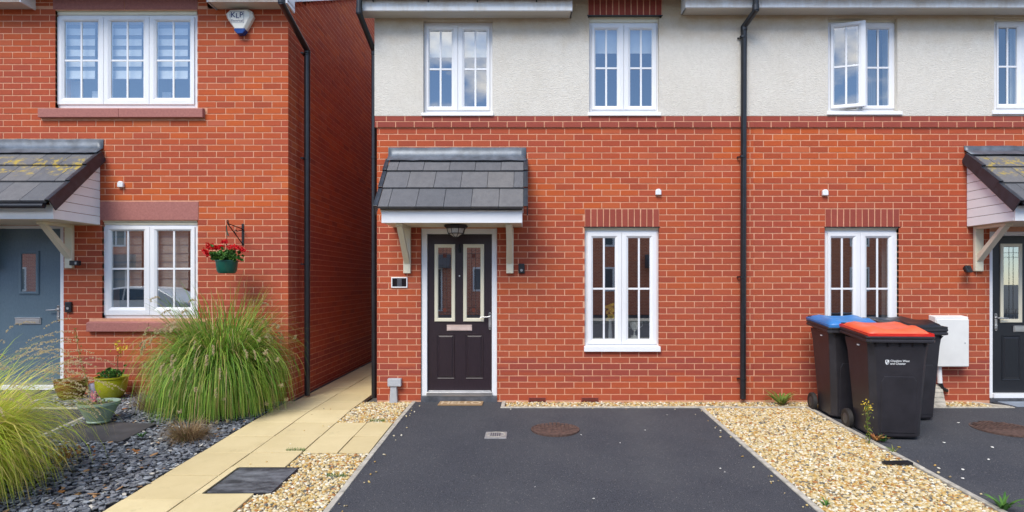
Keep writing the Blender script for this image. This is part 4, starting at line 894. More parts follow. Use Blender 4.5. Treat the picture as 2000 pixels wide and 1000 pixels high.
# alarm box
x0, zt_ = WX(468.5, -.05), WZ(43, -.05); t = thing('alarm_box', 'white bell box with blue base, high on the left brick wall', 'alarm box', (x0, 0, zt_)); k = 6.97/F
def P(px, py, y): return (WX(px, -.05), y, WZ(py, -.05))
o0 = [(441, 27), (449, 19), (484, 17.5), (492, 22), (495, 33), (480, 60), (460, 60), (443, 35)]
ft_ = [(446, 29), (452, 22), (482, 21), (488, 25), (489, 33), (476, 58), (461, 58), (447, 35)]
s = MB(); s.rings([[P(a_, b_, -.001) for a_, b_ in o0], [P(a_, b_, -.045) for a_, b_ in o0], [P(a_, b_, -.072) for a_, b_ in ft_]], True, True); s.build('cover', upvc('alarm_white', (.72, .70, .62), .35), t, bevel=.004)
o1 = [(460.5, 56.5), (479.5, 56.5), (481, 60), (476, 67), (465, 67.5), (458.5, 60)]; s = MB(); s.rings([[P(a_, b_, -.002) for a_, b_ in o1], [P(a_, b_, -.077) for a_, b_ in o1]], True, True); s.build('lens', simple('blue_lens', (.012, .05, .22), .15), t, bevel=.006)
def text(body, size, mat, parent, mtx, name='lettering', bold=0.0, ax='CENTER'):
    cu = bpy.data.curves.new('t', 'FONT'); cu.body = body; cu.size = size; cu.align_x = ax; cu.align_y = 'CENTER'; cu.extrude = .0006; cu.offset = bold; cu.resolution_u = 3
    ob = bpy.data.objects.new('t', cu); me = bpy.data.meshes.new_from_object(ob); bpy.data.objects.remove(ob); bpy.data.curves.remove(cu); me.name = name; me.materials.append(mat)
    o = bpy.data.objects.new(name, me); COL.objects.link(o); o.parent = parent; o.matrix_local = Matrix.Translation(-rootof(parent)) @ mtx; return o
NAVY = simple('navy_print', (.03, .035, .12), .5); PRINTW = simple('white_print', (.75, .78, .8), .5); UP = Matrix.Rotation(PI/2, 4, 'X')
text('K', .088, NAVY, t, Matrix.Translation(P(457, 31, -.0735)) @ UP, bold=.0012); text('L', .084, NAVY, t, Matrix.Translation(P(465.5, 33, -.0735)) @ UP, bold=.0012); text('P', .088, NAVY, t, Matrix.Translation(P(473, 31, -.0735)) @ UP, bold=.0012)
text('Electrical', .040, NAVY, t, Matrix.Translation(P(464.5, 42, -.0735)) @ UP)
s = MB(); 
for (a_, b_, c_, e_) in ((451, 451.6, 23.8, 46.2), (477.6, 478.2, 23.8, 46.2), (451.6, 477.6, 23.8, 24.3), (451.6, 477.6, 45.7, 46.2)): s.box(P(a_, 0, 0)[0], P(b_, 0, 0)[0], -.0735, -.0725, P(0, e_, 0)[2], P(0, c_, 0)[2])
s.build('print_border', NAVY, t)
# doorbells, camera, security light, plaque, socket
def doorbell(px0, px1, py0, py1, lab, lensz):
    t = thing('doorbell', lab, 'doorbell', (WX((px0+px1)/2), 0, WZ((py0+py1)/2))); s = MB(); s.box(WX(px0), WX(px1), -.028, -.001, WZ(py1), WZ(py0)); s.build('case', BLACKP, t, bevel=.006)
    s = MB(); s.lathe([(.016, -.033), (.016, -.0285)], (WX((px0+px1)/2), 0, WZ(lensz)), 16, 'Y'); s.build('button', SILVERPAINT, t)
doorbell(129.5, 142, 589.5, 610, 'slim black doorbell right of the blue door', 602); doorbell(1012.5, 1024.5, 515, 534, 'small black doorbell with pale lens right of the plum door', 528)
t = thing('security_camera', 'small black camera on the post of the left porch bracket', 'camera', (WX(150), -.04, WZ(515)))
s = MB(); s.tube([(WX(145), -.046, WZ(514)), (WX(152), -.09, WZ(514))], .015, 12); s.build('mount', BLACKP, t, smooth=True); s = MB(); s.box(WX(151), WX(168), -.13, -.07, WZ(519), WZ(509.5)); s.build('body', BLACKP, t, bevel=.008); s = MB(); s.box(WX(162.5), WX(166), -.1335, -.1301, WZ(517), WZ(512)); s.build('lens', SILVERPAINT, t)
t = thing('security_light', 'small black lamp on the brick left of the right porch bracket', 'wall light', (WX(1888), 0, WZ(527))); s = MB(); s.lathe([(.03, -.02), (.03, 0)], (WX(1889), 0, WZ(528)), 14, 'Y'); s.tube([(WX(1889), -.02, WZ(528)), (WX(1887), -.06, WZ(527))], .012, 8); s.build('mount', BLACKP, t, smooth=True)
s = MB(); s.M = Matrix.Translation((WX(1886, -.08), -.09, WZ(527, -.08))) @ Matrix.Rotation(.5, 4, 'Z') @ Matrix.Rotation(-.35, 4, 'X'); s.rings([[(-.03,.02,-.02),(.03,.02,-.02),(.03,.02,.03),(-.03,.02,.03)], [(-.055,-.02,-.045),(.055,-.02,-.045),(.055,-.02,.045),(-.055,-.02,.045)], [(-.055,-.04,-.045),(.055,-.04,-.045),(.055,-.04,.045),(-.055,-.04,.045)]], True, True); s.build('head', BLACKP, t, bevel=.008)
t = thing('house_plaque', 'white edged dark plaque left of the plum door', 'plaque', (WX(780), 0, WZ(552))); s = MB(); s.frame(WX(764.5), WX(796), WZ(562), WZ(541.5), [(0, 0), (0, -.012), (.004, -.014), (.012, -.012), (.013, -.006)]); s.build('plaque_frame', WHITE, t)
s = MB(); s.box(WX(766), WX(794.5), -.007, -.001, WZ(560.5), WZ(543)); s.build('panel', simple('dark_glass_panel', (.012, .011, .014), .12), t); s = MB(); s.box(WX(776), WX(785), -.012, -.0072, WZ(559.5), WZ(544.5)); s.build('grey_block', simple('grey_block', (.07, .07, .085), .4), t, bevel=.003)
t = thing('waste_pipe_box', 'small grey plastic box and spout low on the wall left of the plum door', 'cable box', (WX(770), 0, .1)); s = MB(); s.box(WX(757.5, -.05), WX(783.5, -.05), -.07, -.001, WZ(755, -.07), WZ(740, -.07)); s.build('box', GREYBOX, t, bevel=.005)
s = MB(); zz = WZ(755.2, -.07); s.rings([[(WX(764.5), -.055, zz), (WX(776), -.055, zz), (WX(776), -.002, zz), (WX(764.5), -.002, zz)], [(WX(762.5), -.065, -.01), (WX(778), -.065, -.01), (WX(778), -.002, -.01), (WX(762.5), -.002, -.01)]], True, True); s.build('spout', GREYBOX, t, bevel=.004)
# porch lantern
lx, ly = WX(890.5, -.30), -.30; t = thing('porch_lantern', 'black octagonal flush lantern under the middle porch canopy', 'lantern', (lx, ly, 2.11)); k = 6.72/F
zt2 = 2.117
def oct_(r, z): return [(lx+r*math.cos(PI/8+i*PI/4), ly+r*math.sin(PI/8+i*PI/4), z) for i in range(8)]
s = MB(); s.rings([oct_(.125, zt2), oct_(.145, zt2-.012), oct_(.14, zt2-.022), oct_(.112, zt2-.045)], True, True); s.build('top', IRON, t)
s = MB(); s.rings([oct_(.106, zt2-.0455), oct_(.09, zt2-.10), oct_(.03, zt2-.137)], True, True); s.build('glass', simple('lantern_glass', (.42, .40, .37), .15, var=.3, scale=30), t)
s = MB()
for i in range(8):
    a_ = PI/8+i*PI/4; q = lambda r, z: (lx+r*math.cos(a_), ly+r*math.sin(a_), z); s.tube([q(.11, zt2-.045), q(.093, zt2-.10), q(.03, zt2-.141)], .0035, 5)
s.rings([oct_(.096, zt2-.097), oct_(.096, zt2-.105), oct_(.088, zt2-.105), oct_(.088, zt2-.097), oct_(.096, zt2-.097)]); s.lathe([(.03, zt2-.138), (.02, zt2-.148), (.004, zt2-.152)], (lx, ly, 0), 8); s.build('cage', IRON, t)
# hanging basket and bracket
bxx = WX(474.5); t = thing('hanging_bracket', 'black scrolled iron bracket on the left brick wall', 'bracket', (bxx, 0, WZ(470)))
s = MB(); s.box(bxx-.014, bxx+.014, -.008, -.0005, WZ(479), WZ(437)); s.build('back_plate', IRON, t, bevel=.003); zt3 = WZ(447, -.02); ytip = -.36
s = MB(); s.tube([(bxx, -.008, zt3), (bxx, ytip, zt3+.03)], .006, 8); s.build('arm', IRON, t, smooth=True)
s = MB(); s.tube([(bxx, -.008, WZ(477)), (bxx, ytip, zt3+.03)], .006, 8); s.build('brace', IRON, t, smooth=True)
s = MB(); pts = [(bxx, ytip+.02*math.cos(a_)*(1-a_/9), zt3+.05+.022*math.sin(a_)*(1-a_/9)) for a_ in np.linspace(-1.5, 5.2, 14)]; s.tube(pts, .005, 6); pts = [(bxx, -.17+.024*math.cos(a_), zt3-.05+.024*math.sin(a_)) for a_ in np.linspace(0, 5.2, 12)]; s.tube(pts, .005, 6); s.tube([(bxx, -.01, zt3-.01), (bxx, -.15, zt3-.045)], .005, 6); s.build('scroll', IRON, t, smooth=True)
hy = -.345; hx = WX(443, hy); t = thing('hanging_basket', 'green plastic hanging pot of red geraniums on the iron bracket', 'hanging basket', (hx, hy, WZ(534, hy))); zr, zb_ = WZ(508.5, hy), WZ(534, hy)
s = MB(); s.lathe([(.085, zb_), (.105, zb_+.03), (.118, zr-.012), (.124, zr-.012), (.124, zr), (.114, zr), (.10, zr-.03)], (hx, hy, 0), 28); s.build('pot', simple('green_plastic', (.006, .085, .062), .35, var=.2), t, smooth=True)
s = MB(); s.tube([(hx, hy, zr+.02), (hx, hy, zt3+.0)], .004, 6); s.tube([(hx, hy-.01, zt3+.01), (hx, hy+.0, zt3-.06), (hx+.02, hy, zt3-.11)], .007, 6); s.build('hook', simple('dark_green_wire', (.02, .07, .05), .5), t, smooth=True)
pts = [(hx+random.gauss(-.01, .075), hy+random.gauss(0, .06), zr+abs(random.gauss(.05, .035))) for _ in range(150)]; V, Q = leaves(4, pts, .05, asp=.9); np_mesh('foliage', V, Q, LEAF, t)['kind'] = 'stuff'
for (px, py, r_) in ((403, 491, .04), (413, 482, .045), (421, 484, .04), (442, 473, .03), (455, 482, .038), (466, 484, .04), (474, 488, .035), (408, 497, .03), (433, 482, .025)):
    c_ = Vector((WX(px, hy), hy-.02+random.uniform(-.04, .03), WZ(py, hy))); pts = [c_+Vector((random.gauss(0, r_*.5), random.gauss(0, r_*.5), random.gauss(0, r_*.36))) for _ in range(45)]; V, Q = leaves(2, pts, .024, asp=.95); o = np_mesh('flower_head', V, Q, REDP, t)
    s = MB(); s.tube([tuple(c_), (hx+(c_.x-hx)*.4, hy, zr)], .0025, 5); s.build('flower_stem', LEAF, t)
# meter box and its pipe
MD = -.134; t = thing('meter_box', 'white wall mounted meter cabinet beside the black door', 'meter box', (WX(1860), 0, .75)); a_, b_, c_, e_ = WX(1828.5, MD), WX(1893, MD), WZ(717, MD), WZ(619, MD)
s = MB(); s.rings([[(a_, -.001, c_), (b_, -.001, c_), (b_, -.001, e_+.015), (a_, -.001, e_+.015)], [(a_, MD+.012, c_), (b_, MD+.012, c_), (b_, MD+.012, e_), (a_, MD+.012, e_)]], True, True); s.build('cabinet', METER, t, bevel=.006)
s = MB(); s.box(a_+.008, b_-.004, MD-.002, MD+.0115, c_+.008, e_-.03); dd = s.build('door', METER, t, bevel=.004); s = MB(); s.lathe([(.008, -.006), (.008, 0)], (WX(1884.5, MD), MD, WZ(670, MD)), 10, 'Y'); s.build('lock', GREYBOX, dd)
for zz in (WZ(636, MD), WZ(704, MD)): s = MB(); s.box(a_+.002, a_+.0075, MD+.001, MD+.0118, zz-.02, zz+.02); s.build('hinge', GREYBOX, dd)
t = thing('supply_pipe', 'white pipe dropping from the meter cabinet to the ground', 'pipe', (WX(1835), -.06, .2)); s = MB(); s.tube([(WX(1834, -.06), -.06, c_-.001), (WX(1836, -.06), -.06, .24)], .026, 12); s.build('tube', WHITE, t, smooth=True); s = MB(); s.tube([(WX(1836, -.06), -.06, .25), (WX(1840, -.06), -.06, .18), (WX(1848, -.02), -.03, .14)], .022, 10); s.build('elbow', BLACKP, t, smooth=True)
t = thing('pipe_cover', 'sloping grey concrete cover against the wall under the meter cabinet', 'cover', (WX(1826), -.2, 0))
xa0, xa1, xb0, xb1 = WX(1795), WX(1838), WX(1792, -.33), WX(1851, -.33); zt4 = .225; n = 5
for i in range(n):
    f0, f1 = i/n, (i+1)/n-.012; L2 = lambda a, b, f: a+(b-a)*f
    yq = lambda f: -.30*f-.01; zq_ = lambda f: zt4*(1-f)**1.0*.97
    q0 = [(L2(xa0, xb0, f0), yq(f0)), (L2(xa1, xb1, f0), yq(f0))]; q1 = [(L2(xa0, xb0, f1), yq(f1)), (L2(xa1, xb1, f1), yq(f1))]
    s = MB(); s.hexa([(q1[0][0], q1[0][1], -.02), (q1[1][0], q1[1][1], -.02), (q0[1][0], q0[1][1], -.02), (q0[0][0], q0[0][1], -.02)], [(q1[0][0], q1[0][1], zq_(f1)+.012), (q1[1][0], q1[1][1], zq_(f1)+.012), (q0[1][0], q0[1][1], zq_(f0)), (q0[0][0], q0[0][1], zq_(f0))]); s.build('concrete_block', KERB, t, bevel=.003)
# ground covers
X, Y, Z = G(1084.5, 839); t = thing('manhole_cover', 'round rusty manhole cover in the middle drive', 'manhole cover', (X, Y, Z))
def manhole(t, X, Y, r):
    s = MB(); s.lathe([(r, gz(X, Y)-.01), (r, gz(X, Y)+.010), (r-.012, gz(X, Y)+.011), (r-.014, gz(X, Y)+.006)], (X, Y, 0), 40); s.build('rim', RUST, t)
    s = MB()
    for i in range(-5, 6):
        for j in range(-5, 6):
            x, y = i*r/6, j*r/6
            if math.hypot(x, y) < r-.03: s.box(X+x-r/16, X+x+r/16, Y+y-r/16, Y+y+r/16, gz(X, Y+y)+.006, gz(X, Y+y)+.0115)
    o = s.build('tread', RUST, t); s = MB(); s.lathe([(r-.015, -.003), (r-.015, .007)], (X, Y, gz(X, Y)), 40); s.build('plate', RUST, t)
manhole(t, X, Y, .245)
X, Y, Z = G(1962, 838); t = thing('manhole_cover', 'round rusty manhole cover in the right hand drive', 'manhole cover', (X, Y, Z)); manhole(t, X, Y, .29)
A = G(946, 857); B = G(989, 857); C_ = G(985, 842.5); t = thing('drain_cover', 'small grey rectangular drain lid left of the round manhole', 'drain cover', ((A[0]+B[0])/2, (A[1]+C_[1])/2, A[2])); x0, x1, y0, y1, zz = A[0], B[0], A[1], C_[1], A[2]
s = MB(); s.box(x0, x1, y0, y1, zz-.02, zz+.010); s.build('frame', SILVERPAINT, t, bevel=.003); s = MB(); xm, ym = (x0+x1)/2, (y0+y1)/2
ring = lambda f, z: [(xm+(x1-x0)*.44*f*math.cos(k*PI/12), ym+(y1-y0)*.40*f*math.sin(k*PI/12), z) for k in range(24)]
s.rings([ring(1, zz+.0105), ring(1, zz+.014), ring(.9, zz+.014), ring(.9, zz+.0105)]); s.build('lid_ring', KERB, t)
s = MB()
for i in range(5): s.box(x0+(x1-x0)*(.25+.1*i), x0+(x1-x0)*(.30+.1*i), y0+(y1-y0)*.25, y0+(y1-y0)*.75, zz+.0102, zz+.013)
s.build('grating', DARKCOV, t)
t = thing('inspection_cover', 'square dark grey lid set between the buff slabs and pebbles', 'cover', (-2.12, -2.5, gz(-2.12, -2.5))); a_, b_, c_, e_ = slab_cov
s = MB(); s.hexa([(x, y, gz(x, y)-.03) for x, y in ((a_+.004, c_+.004), (b_, c_+.004), (b_, e_-.004), (a_+.004, e_-.004))], [(x, y, gz(x, y)+.004) for x, y in ((a_+.004, c_+.004), (b_, c_+.004), (b_, e_-.004), (a_+.004, e_-.004))]); s.build('frame', BLACKP, t)
m_ = NM('weathered_lid'); c = m_.ramp(m_.noise(4.5, 7, .7, (1, 2.2, 1)), [(.42, (.04, .043, .052)), (.62, (.16, .17, .19)), (.75, (.28, .28, .29))]); m_.col(c).set(.45); m_.bump(m_.noise(60, 4), .4, .003)
s = MB(); i = .022; s.hexa([(x, y, gz(x, y)+.0) for x, y in ((a_+i, c_+i), (b_-i, c_+i), (b_-i, e_-i), (a_+i, e_-i))], [(x, y, gz(x, y)+.009) for x, y in ((a_+i, c_+i), (b_-i, c_+i), (b_-i, e_-i), (a_+i, e_-i))]); s.build('lid', m_.m, t, bevel=.003)
for (px, ww) in ((1049, .215), (1152, .215)):
    x = WX(px); s = MB(); s.box(x-ww/2, x+ww/2, -.006, .02, .0, .055)
    t = thing('air_brick', ('louvred air brick low in the wall near the drain lid' if px < 1100 else 'louvred air brick low in the wall beneath the middle ground floor window'), 'air brick', (x, 0, .03), 'air bricks'); s.build('body', BRICK2, t, bevel=.002)
    s = MB()
    for k in range(4): s.box(x-ww/2+.01, x+ww/2-.01, -.0085, -.0062, .006+k*.012, .010+k*.012)
    s.build('louvre', BLACKP, t)
# doormat
x0, x1 = WX(857, -.13), WX(943, -.13); t = thing('doormat', 'narrow coir doormat with block lettering outside the plum door', 'doormat', ((x0+x1)/2, -.14, .01)); y1_, y0_ = -.02, -.225
m_ = NM('coir'); m_.col(m_.ramp(m_.noise(120, 4, .8), [(.3, (.22, .13, .06)), (.7, (.42, .28, .15))])).set(.95); m_.bump(m_.noise(300, 3), .9, .004); COIR = m_.m
s = MB(); s.box(x0, x1, y0_, y1_, .001, .014); s.build('mat', COIR, t, bevel=.003)
o = text('HELLO', .20, simple('pale_coir', (.50, .38, .25), .95), t, Matrix.Translation(((x0+x1)/2, (y0_+y1_)/2, .0152)) @ Matrix.Diagonal((.80, .95, 1, 1)), bold=.006)
t = thing('doormat', 'pale blue grey mat outside the black door at the right edge', 'doormat', (5.85, -.2, .01)); s = MB(); s.box(5.68, 6.3, -.30, -.03, .001, .012); s.build('mat', simple('blue_grey_mat', (.22, .26, .32), .9), t, bevel=.003)
# ------------------------------------------------------------------ wheelie bins
def bin_(name, label, cx, cy, rot, W, Dp, H, lid, wheels=True, skirt=None, logo=False, liftback=.05, tilt=.0):
    z0 = gz(cx, cy); t = thing(name, label, 'wheelie bin', (cx, cy, z0), 'wheelie bins by the right drive'); R = Matrix.Translation((cx, cy, z0)) @ Matrix.Rotation(rot, 4, 'Z')
    def loop(w, d, z, c, dy=0): 
        a, b = w/2, d/2; return [(-a+c,-b+dy,z),(a-c,-b+dy,z),(a,-b+c+dy,z),(a,b-c+dy,z),(a-c,b+dy,z),(-a+c,b+dy,z),(-a,b-c+dy,z),(-a,-b+c+dy,z)]
    bw, bd = W*.74, Dp*.66
    s = MB(); s.M = R
    s.rings([loop(bw*.92, bd*.94, .012, .05, -.02), loop(bw, bd, .03, .05, -.02), loop(bw*1.02, bd*1.05, .20, .05, -.02), loop(W*.86, Dp*.82, H-.20, .045, -.01), loop(W*.90, Dp*.86, H-.09, .04, -.005), loop(W*.90, Dp*.87, H-.06, .04, 0)], True, True); s.build('body', BINB, t, bevel=.006)
    s = MB(); s.M = R     # rim, rising to the back
    def rise(ring): return [(x, y, z+liftback*(y+Dp/2)/Dp) for x, y, z in ring]
    s.rings([rise(loop(W*.93, Dp*.92, H-.085, .03)), rise(loop(W, Dp, H-.075, .03)), rise(loop(W, Dp, H-.055, .03)), rise(loop(W*.975, Dp*.975, H-.052, .03)), rise(loop(W*.975, Dp*.975, H-.042, .03)), rise(loop(W*1.0, Dp*1.0, H-.038, .03)), rise(loop(W, Dp, H-.020, .03)), rise(loop(W*.9, Dp*.9, H-.018, .03))], True, True); s.build('rim', BINB, t, bevel=.003)
    for k in range(5):
        s = MB(); s.M = R; x = -W*.36+W*.72*k/4; s.prism([(x-.005, -Dp*.44+.02, H-.087), (x-.005, -Dp*.485, H-.087), (x-.005, -Dp*.43, H-.125)], (.010, 0, 0)); s.build('rim_rib', BINB, t)
    # front recess outline panel
    s = MB(); s.M = R; fy = lambda z: -(bd*1.05/2+(Dp*.82/2-bd*1.05/2)*(z-.2)/(H-.4))-.02+.010*(z-.2)/(H-.4)
    pw = bw*.34; zt_, zb2 = H*.60, .06
    pp = [(-pw, fy(zb2)-.004+.02*0, zb2), (pw, fy(zb2)-.004, zb2), (pw*1.03, fy(zt_-.05)-.006, zt_-.05), (pw*.85, fy(zt_)-.006, zt_), (-pw*.85, fy(zt_)-.006, zt_), (-pw*1.03, fy(zt_-.05)-.006, zt_-.05)]
    s.prism(pp, (0, .03, 0)); s.build('front_panel', BINB, t, bevel=.004)
    # lid: shallow domed with raised sides and back hinge
    s = MB(); s.M = R; rows = []
    nx_, ny_ = 12, 10
    for j in range(ny_+1):
        v = j/ny_; y = -Dp*.46+Dp*.98*v
        row = []
        for i in range(nx_+1):
            u = i/nx_; x = (-.47+.94*u)*W; edge = min(u, 1-u)*2; zz = H-.018+liftback*(y+Dp/2)/Dp
            side = 1/(1+math.exp(-(edge-.12)*40)); fr = 1/(1+math.exp(-(v-.07)*50)); bk = 1/(1+math.exp(-(.93-v)*40))
            dome = .046*side*fr*bk; dish = -.020*math.exp(-((u-.5)/.2)**2)*math.exp(-((v-.45)/.28)**2); hump = .026*math.exp(-((edge-.36)/.15)**2)*math.exp(-((v-.22)/.16)**2)+.012*math.exp(-((edge-.3)/.2)**2)*math.exp(-((v-.82)/.12)**2)
            row.append((x, y, zz+dome+dish+hump))
        rows.append(row)
    s.rings(rows, closed=False); o_ = s.build('lid', lid, t, smooth=True); sol = o_.modifiers.new('thick', 'SOLIDIFY'); sol.thickness = .012; sol.offset = 1
    s = MB(); s.M = R; zb3 = H-.018+.0005; zf = lambda y: zb3+liftback*(y+Dp/2)/Dp
    y0, y1 = -Dp*.47, Dp*.52; a_ = W*.475
    for (p, q) in (((-a_, y0), (a_, y0)), ((a_, y0), (a_, y1)), ((a_, y1), (-a_, y1)), ((-a_, y1), (-a_, y0))):
        tx, ty = (p[1] != q[1])*.008*(1 if p[0] < 0 else -1), (p[1] == q[1])*.008*(1 if p[1] < 0 else -1)
        s.add([(p[0], p[1], zf(p[1])-.004), (q[0], q[1], zf(q[1])-.004), (q[0], q[1], zf(q[1])+.024), (p[0], p[1], zf(p[1])+.024), (p[0]+tx, p[1]+ty, zf(p[1])-.004), (q[0]+tx, q[1]+ty, zf(q[1])-.004), (q[0]+tx, q[1]+ty, zf(q[1])+.024), (p[0]+tx, p[1]+ty, zf(p[1])+.024)], [(0,1,2,3),(4,7,6,5),(3,2,6,7),(0,4,5,1)])
    s.build('lid_skirt', skirt or lid, t)
    s = MB(); s.M = R; hz = H+liftback+.005; s.tube([(-W*.42, Dp*.56, hz), (W*.42, Dp*.56, hz)], .015, 10)
    for sx in (-.36, 0, .36): s.box(sx*W-.012, sx*W+.012, Dp*.46, Dp*.56, hz-.05, hz+.006)
    s.build('handle', BINB, t, smooth=False)
    if wheels:
        for sx in (-1, 1):
            s = MB(); s.M = R; xw = sx*(W*.40+.025); s.lathe([(.055, -.022), (.092, -.024), (.10, -.016), (.10, .016), (.092, .024), (.055, .022)], (xw, Dp*.30, .10), 26, 'X'); wo = s.build('wheel', RUBBER, t, smooth=True); s = MB(); s.M = R; s.lathe([(.012, -.027), (.05, -.0245), (.054, -.0225), (.054, .0225), (.05, .0245), (.012, .027)], (xw, Dp*.30, .10), 20, 'X'); s.build('hub', simple('hub_plastic', (.05, .05, .055), .4), wo, smooth=True)
        s = MB(); s.M = R; s.tube([(-W*.38, Dp*.30, .10), (W*.38, Dp*.30, .10)], .011, 8); s.build('axle', STEEL, t)
        s = MB(); s.M = R; s.box(-W*.33, W*.33, Dp*.22, Dp*.34, .06, .22); s.build('axle_housing', BINB, t, bevel=.01)
    for (sx, zz) in ((-1, H-.12),):
        s = MB(); s.M = R; s.box(-W*.45-.004, -W*.45+.006, -Dp*.12, -Dp*.06, zz-.008, zz+.004); s.build('sticker', PRINTW, t)
    if logo:
        zl = H*.735; yl = fy(zl)-.0035; slope = Matrix.Rotation(math.atan2(Dp*.82/2-bd*1.05/2, H-.4), 4, 'X')
        M_ = R @ Matrix.Translation((-.085, yl, zl)) @ slope @ UP @ Matrix.Scale(.62, 4)
        text('Cheshire West', .045, PRINTW, t, M_ @ Matrix.Translation((.0, .021, .001)), ax='LEFT', bold=.0006); text('and Chester', .045, PRINTW, t, M_ @ Matrix.Translation((0, -.021, .001)), ax='LEFT', bold=.0006)
        s = MB(); s.M = M_; sh = [(-.075, .035), (-.045, .042), (-.015, .035), (-.015, -.005), (-.027, -.03), (-.045, -.042), (-.063, -.03), (-.075, -.005)]; s.prism([(x*.95-.002, y*.95, 0) for x, y in sh], (0, 0, .002)); s.build('crest', PRINTW, t)
        s = MB(); s.M = M_; s.prism([(-.060, .03, .0021), (-.047, .034, .0021), (-.044, .006, .0021), (-.058, -.004, .0021)], (0, 0, .0008)); s.prism([(-.040, -.004, .0021), (-.024, .004, .0021), (-.030, -.02, .0021), (-.044, -.034, .0021)], (0, 0, .0008)); s.build('crest_mark', BINB, t)
    return t
bin_('wheelie_bin', 'dark grey wheelie bin with a red orange lid, nearest the camera', 3.535, -1.30, math.radians(-5), .62, .62, 1.0, REDL, skirt=simple('red_skirt', (.62, .018, .012), .4), logo=True)
bin_('wheelie_bin', 'dark wheelie bin with a bright blue lid against the wall', 3.50, -.62, math.radians(-6), .58, .66, 1.0, BLUEL)
bin_('wheelie_bin', 'wheelie bin with a black lid behind the red lidded one', 4.12, -.66, math.radians(8), .56, .66, .985, BLACKP)
# ------------------------------------------------------------------ pots
def pot(name, label, X, Y, Z, prof, mat, soil, group=None):
    t = thing(name, label, 'plant pot', (X, Y, Z)); s = MB(); s.lathe(prof, (X, Y, Z), 36); s.build('pot', mat, t, smooth=True); s = MB(); s.lathe([(soil[0], soil[1]-.02), (soil[0], soil[1])], (X, Y, Z), 30); s.build('soil', SOIL, t); return t
BROWNG = simple('brown_glaze', (.17, .06, .012), .2, var=.45, scale=5); YELG = simple('yellow_green_glaze', (.33, .33, .012), .22, var=.25, scale=6); SAGE = simple('sage_plastic', (.23, .31, .24), .45, var=.12)
def at(px, py): return G(px, py)
Yb = -.28; X = WX(139, Yb); Z = gz(X, Yb)+.012; h = WZ(741, Yb)-Z
pb = pot('plant_pot', 'brown glazed round pot of bare soil beside the blue door', X, Yb, Z, [(.09, 0), (.125, .04), (.158, h*.65), (.163, h-.02), (.170, h-.018), (.170, h), (.158, h), (.150, h-.04)], BROWNG, (.152, h-.03))
Yb = -.26; X = WX(218, Yb); Z = gz(X, Yb)+.012; h = WZ(735, Yb)-Z
py_ = pot('plant_pot', 'yellow green glazed pot against the wall under the stone sill', X, Yb, Z, [(.09, 0), (.13, .05), (.160, h*.55), (.163, h*.75), (.160, h-.022), (.171, h-.018), (.171, h), (.158, h), (.150, h-.04)], YELG, (.152, h-.03)); YP = Vector((X, Yb, Z+h))
pts = [YP+Vector((random.gauss(0, .05), random.gauss(0, .05), abs(random.gauss(.03, .03)))) for _ in range(90)]; V, Q = leaves(5, pts, .045, asp=.5); np_mesh('foliage', V, Q, LEAF, py_)['kind'] = 'stuff'
sx, sy, _ = G(193, 836); sy += .12; sx = WX(193, sy); Z = gz(sx, sy)+.02; h = WZ(784, sy)-Z
ps = pot('plant_pot', 'pale sage green pot standing on the dark slate slab', sx, sy, Z, [(.10, 0), (.105, .012), (.098, .02), (.15, h*.6), (.165, h-.045), (.172, h-.042), (.172, h-.03), (.185, h-.026), (.185, h), (.172, h), (.16, h-.04)], SAGE, (.160, h-.03))
pts = [Vector((sx-.045+random.gauss(0, .018), sy+random.gauss(0, .02), Z+h+random.uniform(0, .1))) for _ in range(45)]; V, Q = leaves(3, pts, .03, asp=.4); np_mesh('flower', V, Q, PINKP, ps)['kind'] = 'stuff'
pts = [Vector((sx+random.gauss(0, .08), sy+random.gauss(0, .08), Z+h+random.uniform(-.03, .02))) for _ in range(45)]; V, Q = leaves(3, pts, .035, asp=.3); np_mesh('foliage', V, Q, WEED, ps)['kind'] = 'stuff'
Yb = -.22; X = WX(184, Yb); Z = gz(X, Yb)+.012; h = WZ(748, Yb)-Z
pot('plant_pot', 'small lilac glass pot between the brown and yellow green pots', X, Yb, Z, [(.045, 0), (.058, .02), (.060, h*.8), (.05, h), (.042, h), (.04, h-.03)], simple('lilac_glaze', (.32, .30, .42), .25), (.04, h-.03))
s = MB(); qq = [(-4.47, -1.66), (-3.76, -1.66), (-3.76, -1.16), (-4.47, -1.16)]; s.hexa([(x, y, gz(x, y)-.03) for x, y in qq], [(x, y, gz(x, y)+.020) for x, y in qq]); tag(s.build('slate_slab', simple('slate_slab_stone', (.055, .052, .056), .6, var=.35, scale=5, bump=.4, bscale=12, bd=.006), None, bevel=.004), 'flat dark slate slab under the sage green pot', 'slab')
# ------------------------------------------------------------------ plants
def stalk(name, label, base, tip, n, lsize, mat, lmat, cat_='weed', lean=.03, heads=None):
    t = thing(name, label, cat_, base); b, q = Vector(base), Vector(tip); pts = [b.lerp(q, k/6)+Vector((math.sin(k*1.3)*lean*.4, 0, 0)) for k in range(7)]
    s = MB(); s.tube(pts, [.005-.0005*k for k in range(7)], 6); s.build('stem', mat, t); lp = []
    for k in range(n): f = random.uniform(.1, 1); p = b.lerp(q, f); lp.append(p+Vector((random.gauss(0, lsize*.5), random.gauss(0, lsize*.5), random.gauss(0, lsize*.3))))
    V, Q = leaves(2, lp, lsize, asp=.35); np_mesh('leaves', V, Q, lmat, t)['kind'] = 'stuff'
    if heads:
        hp = [q+Vector((random.gauss(0, heads[0]), random.gauss(0, heads[0]*.6), random.gauss(0, heads[0]))) for _ in range(heads[2])]; V, Q = leaves(2, hp, heads[1], asp=.7); np_mesh('flower_heads', V, Q, heads[3], t)['kind'] = 'stuff'
    return t
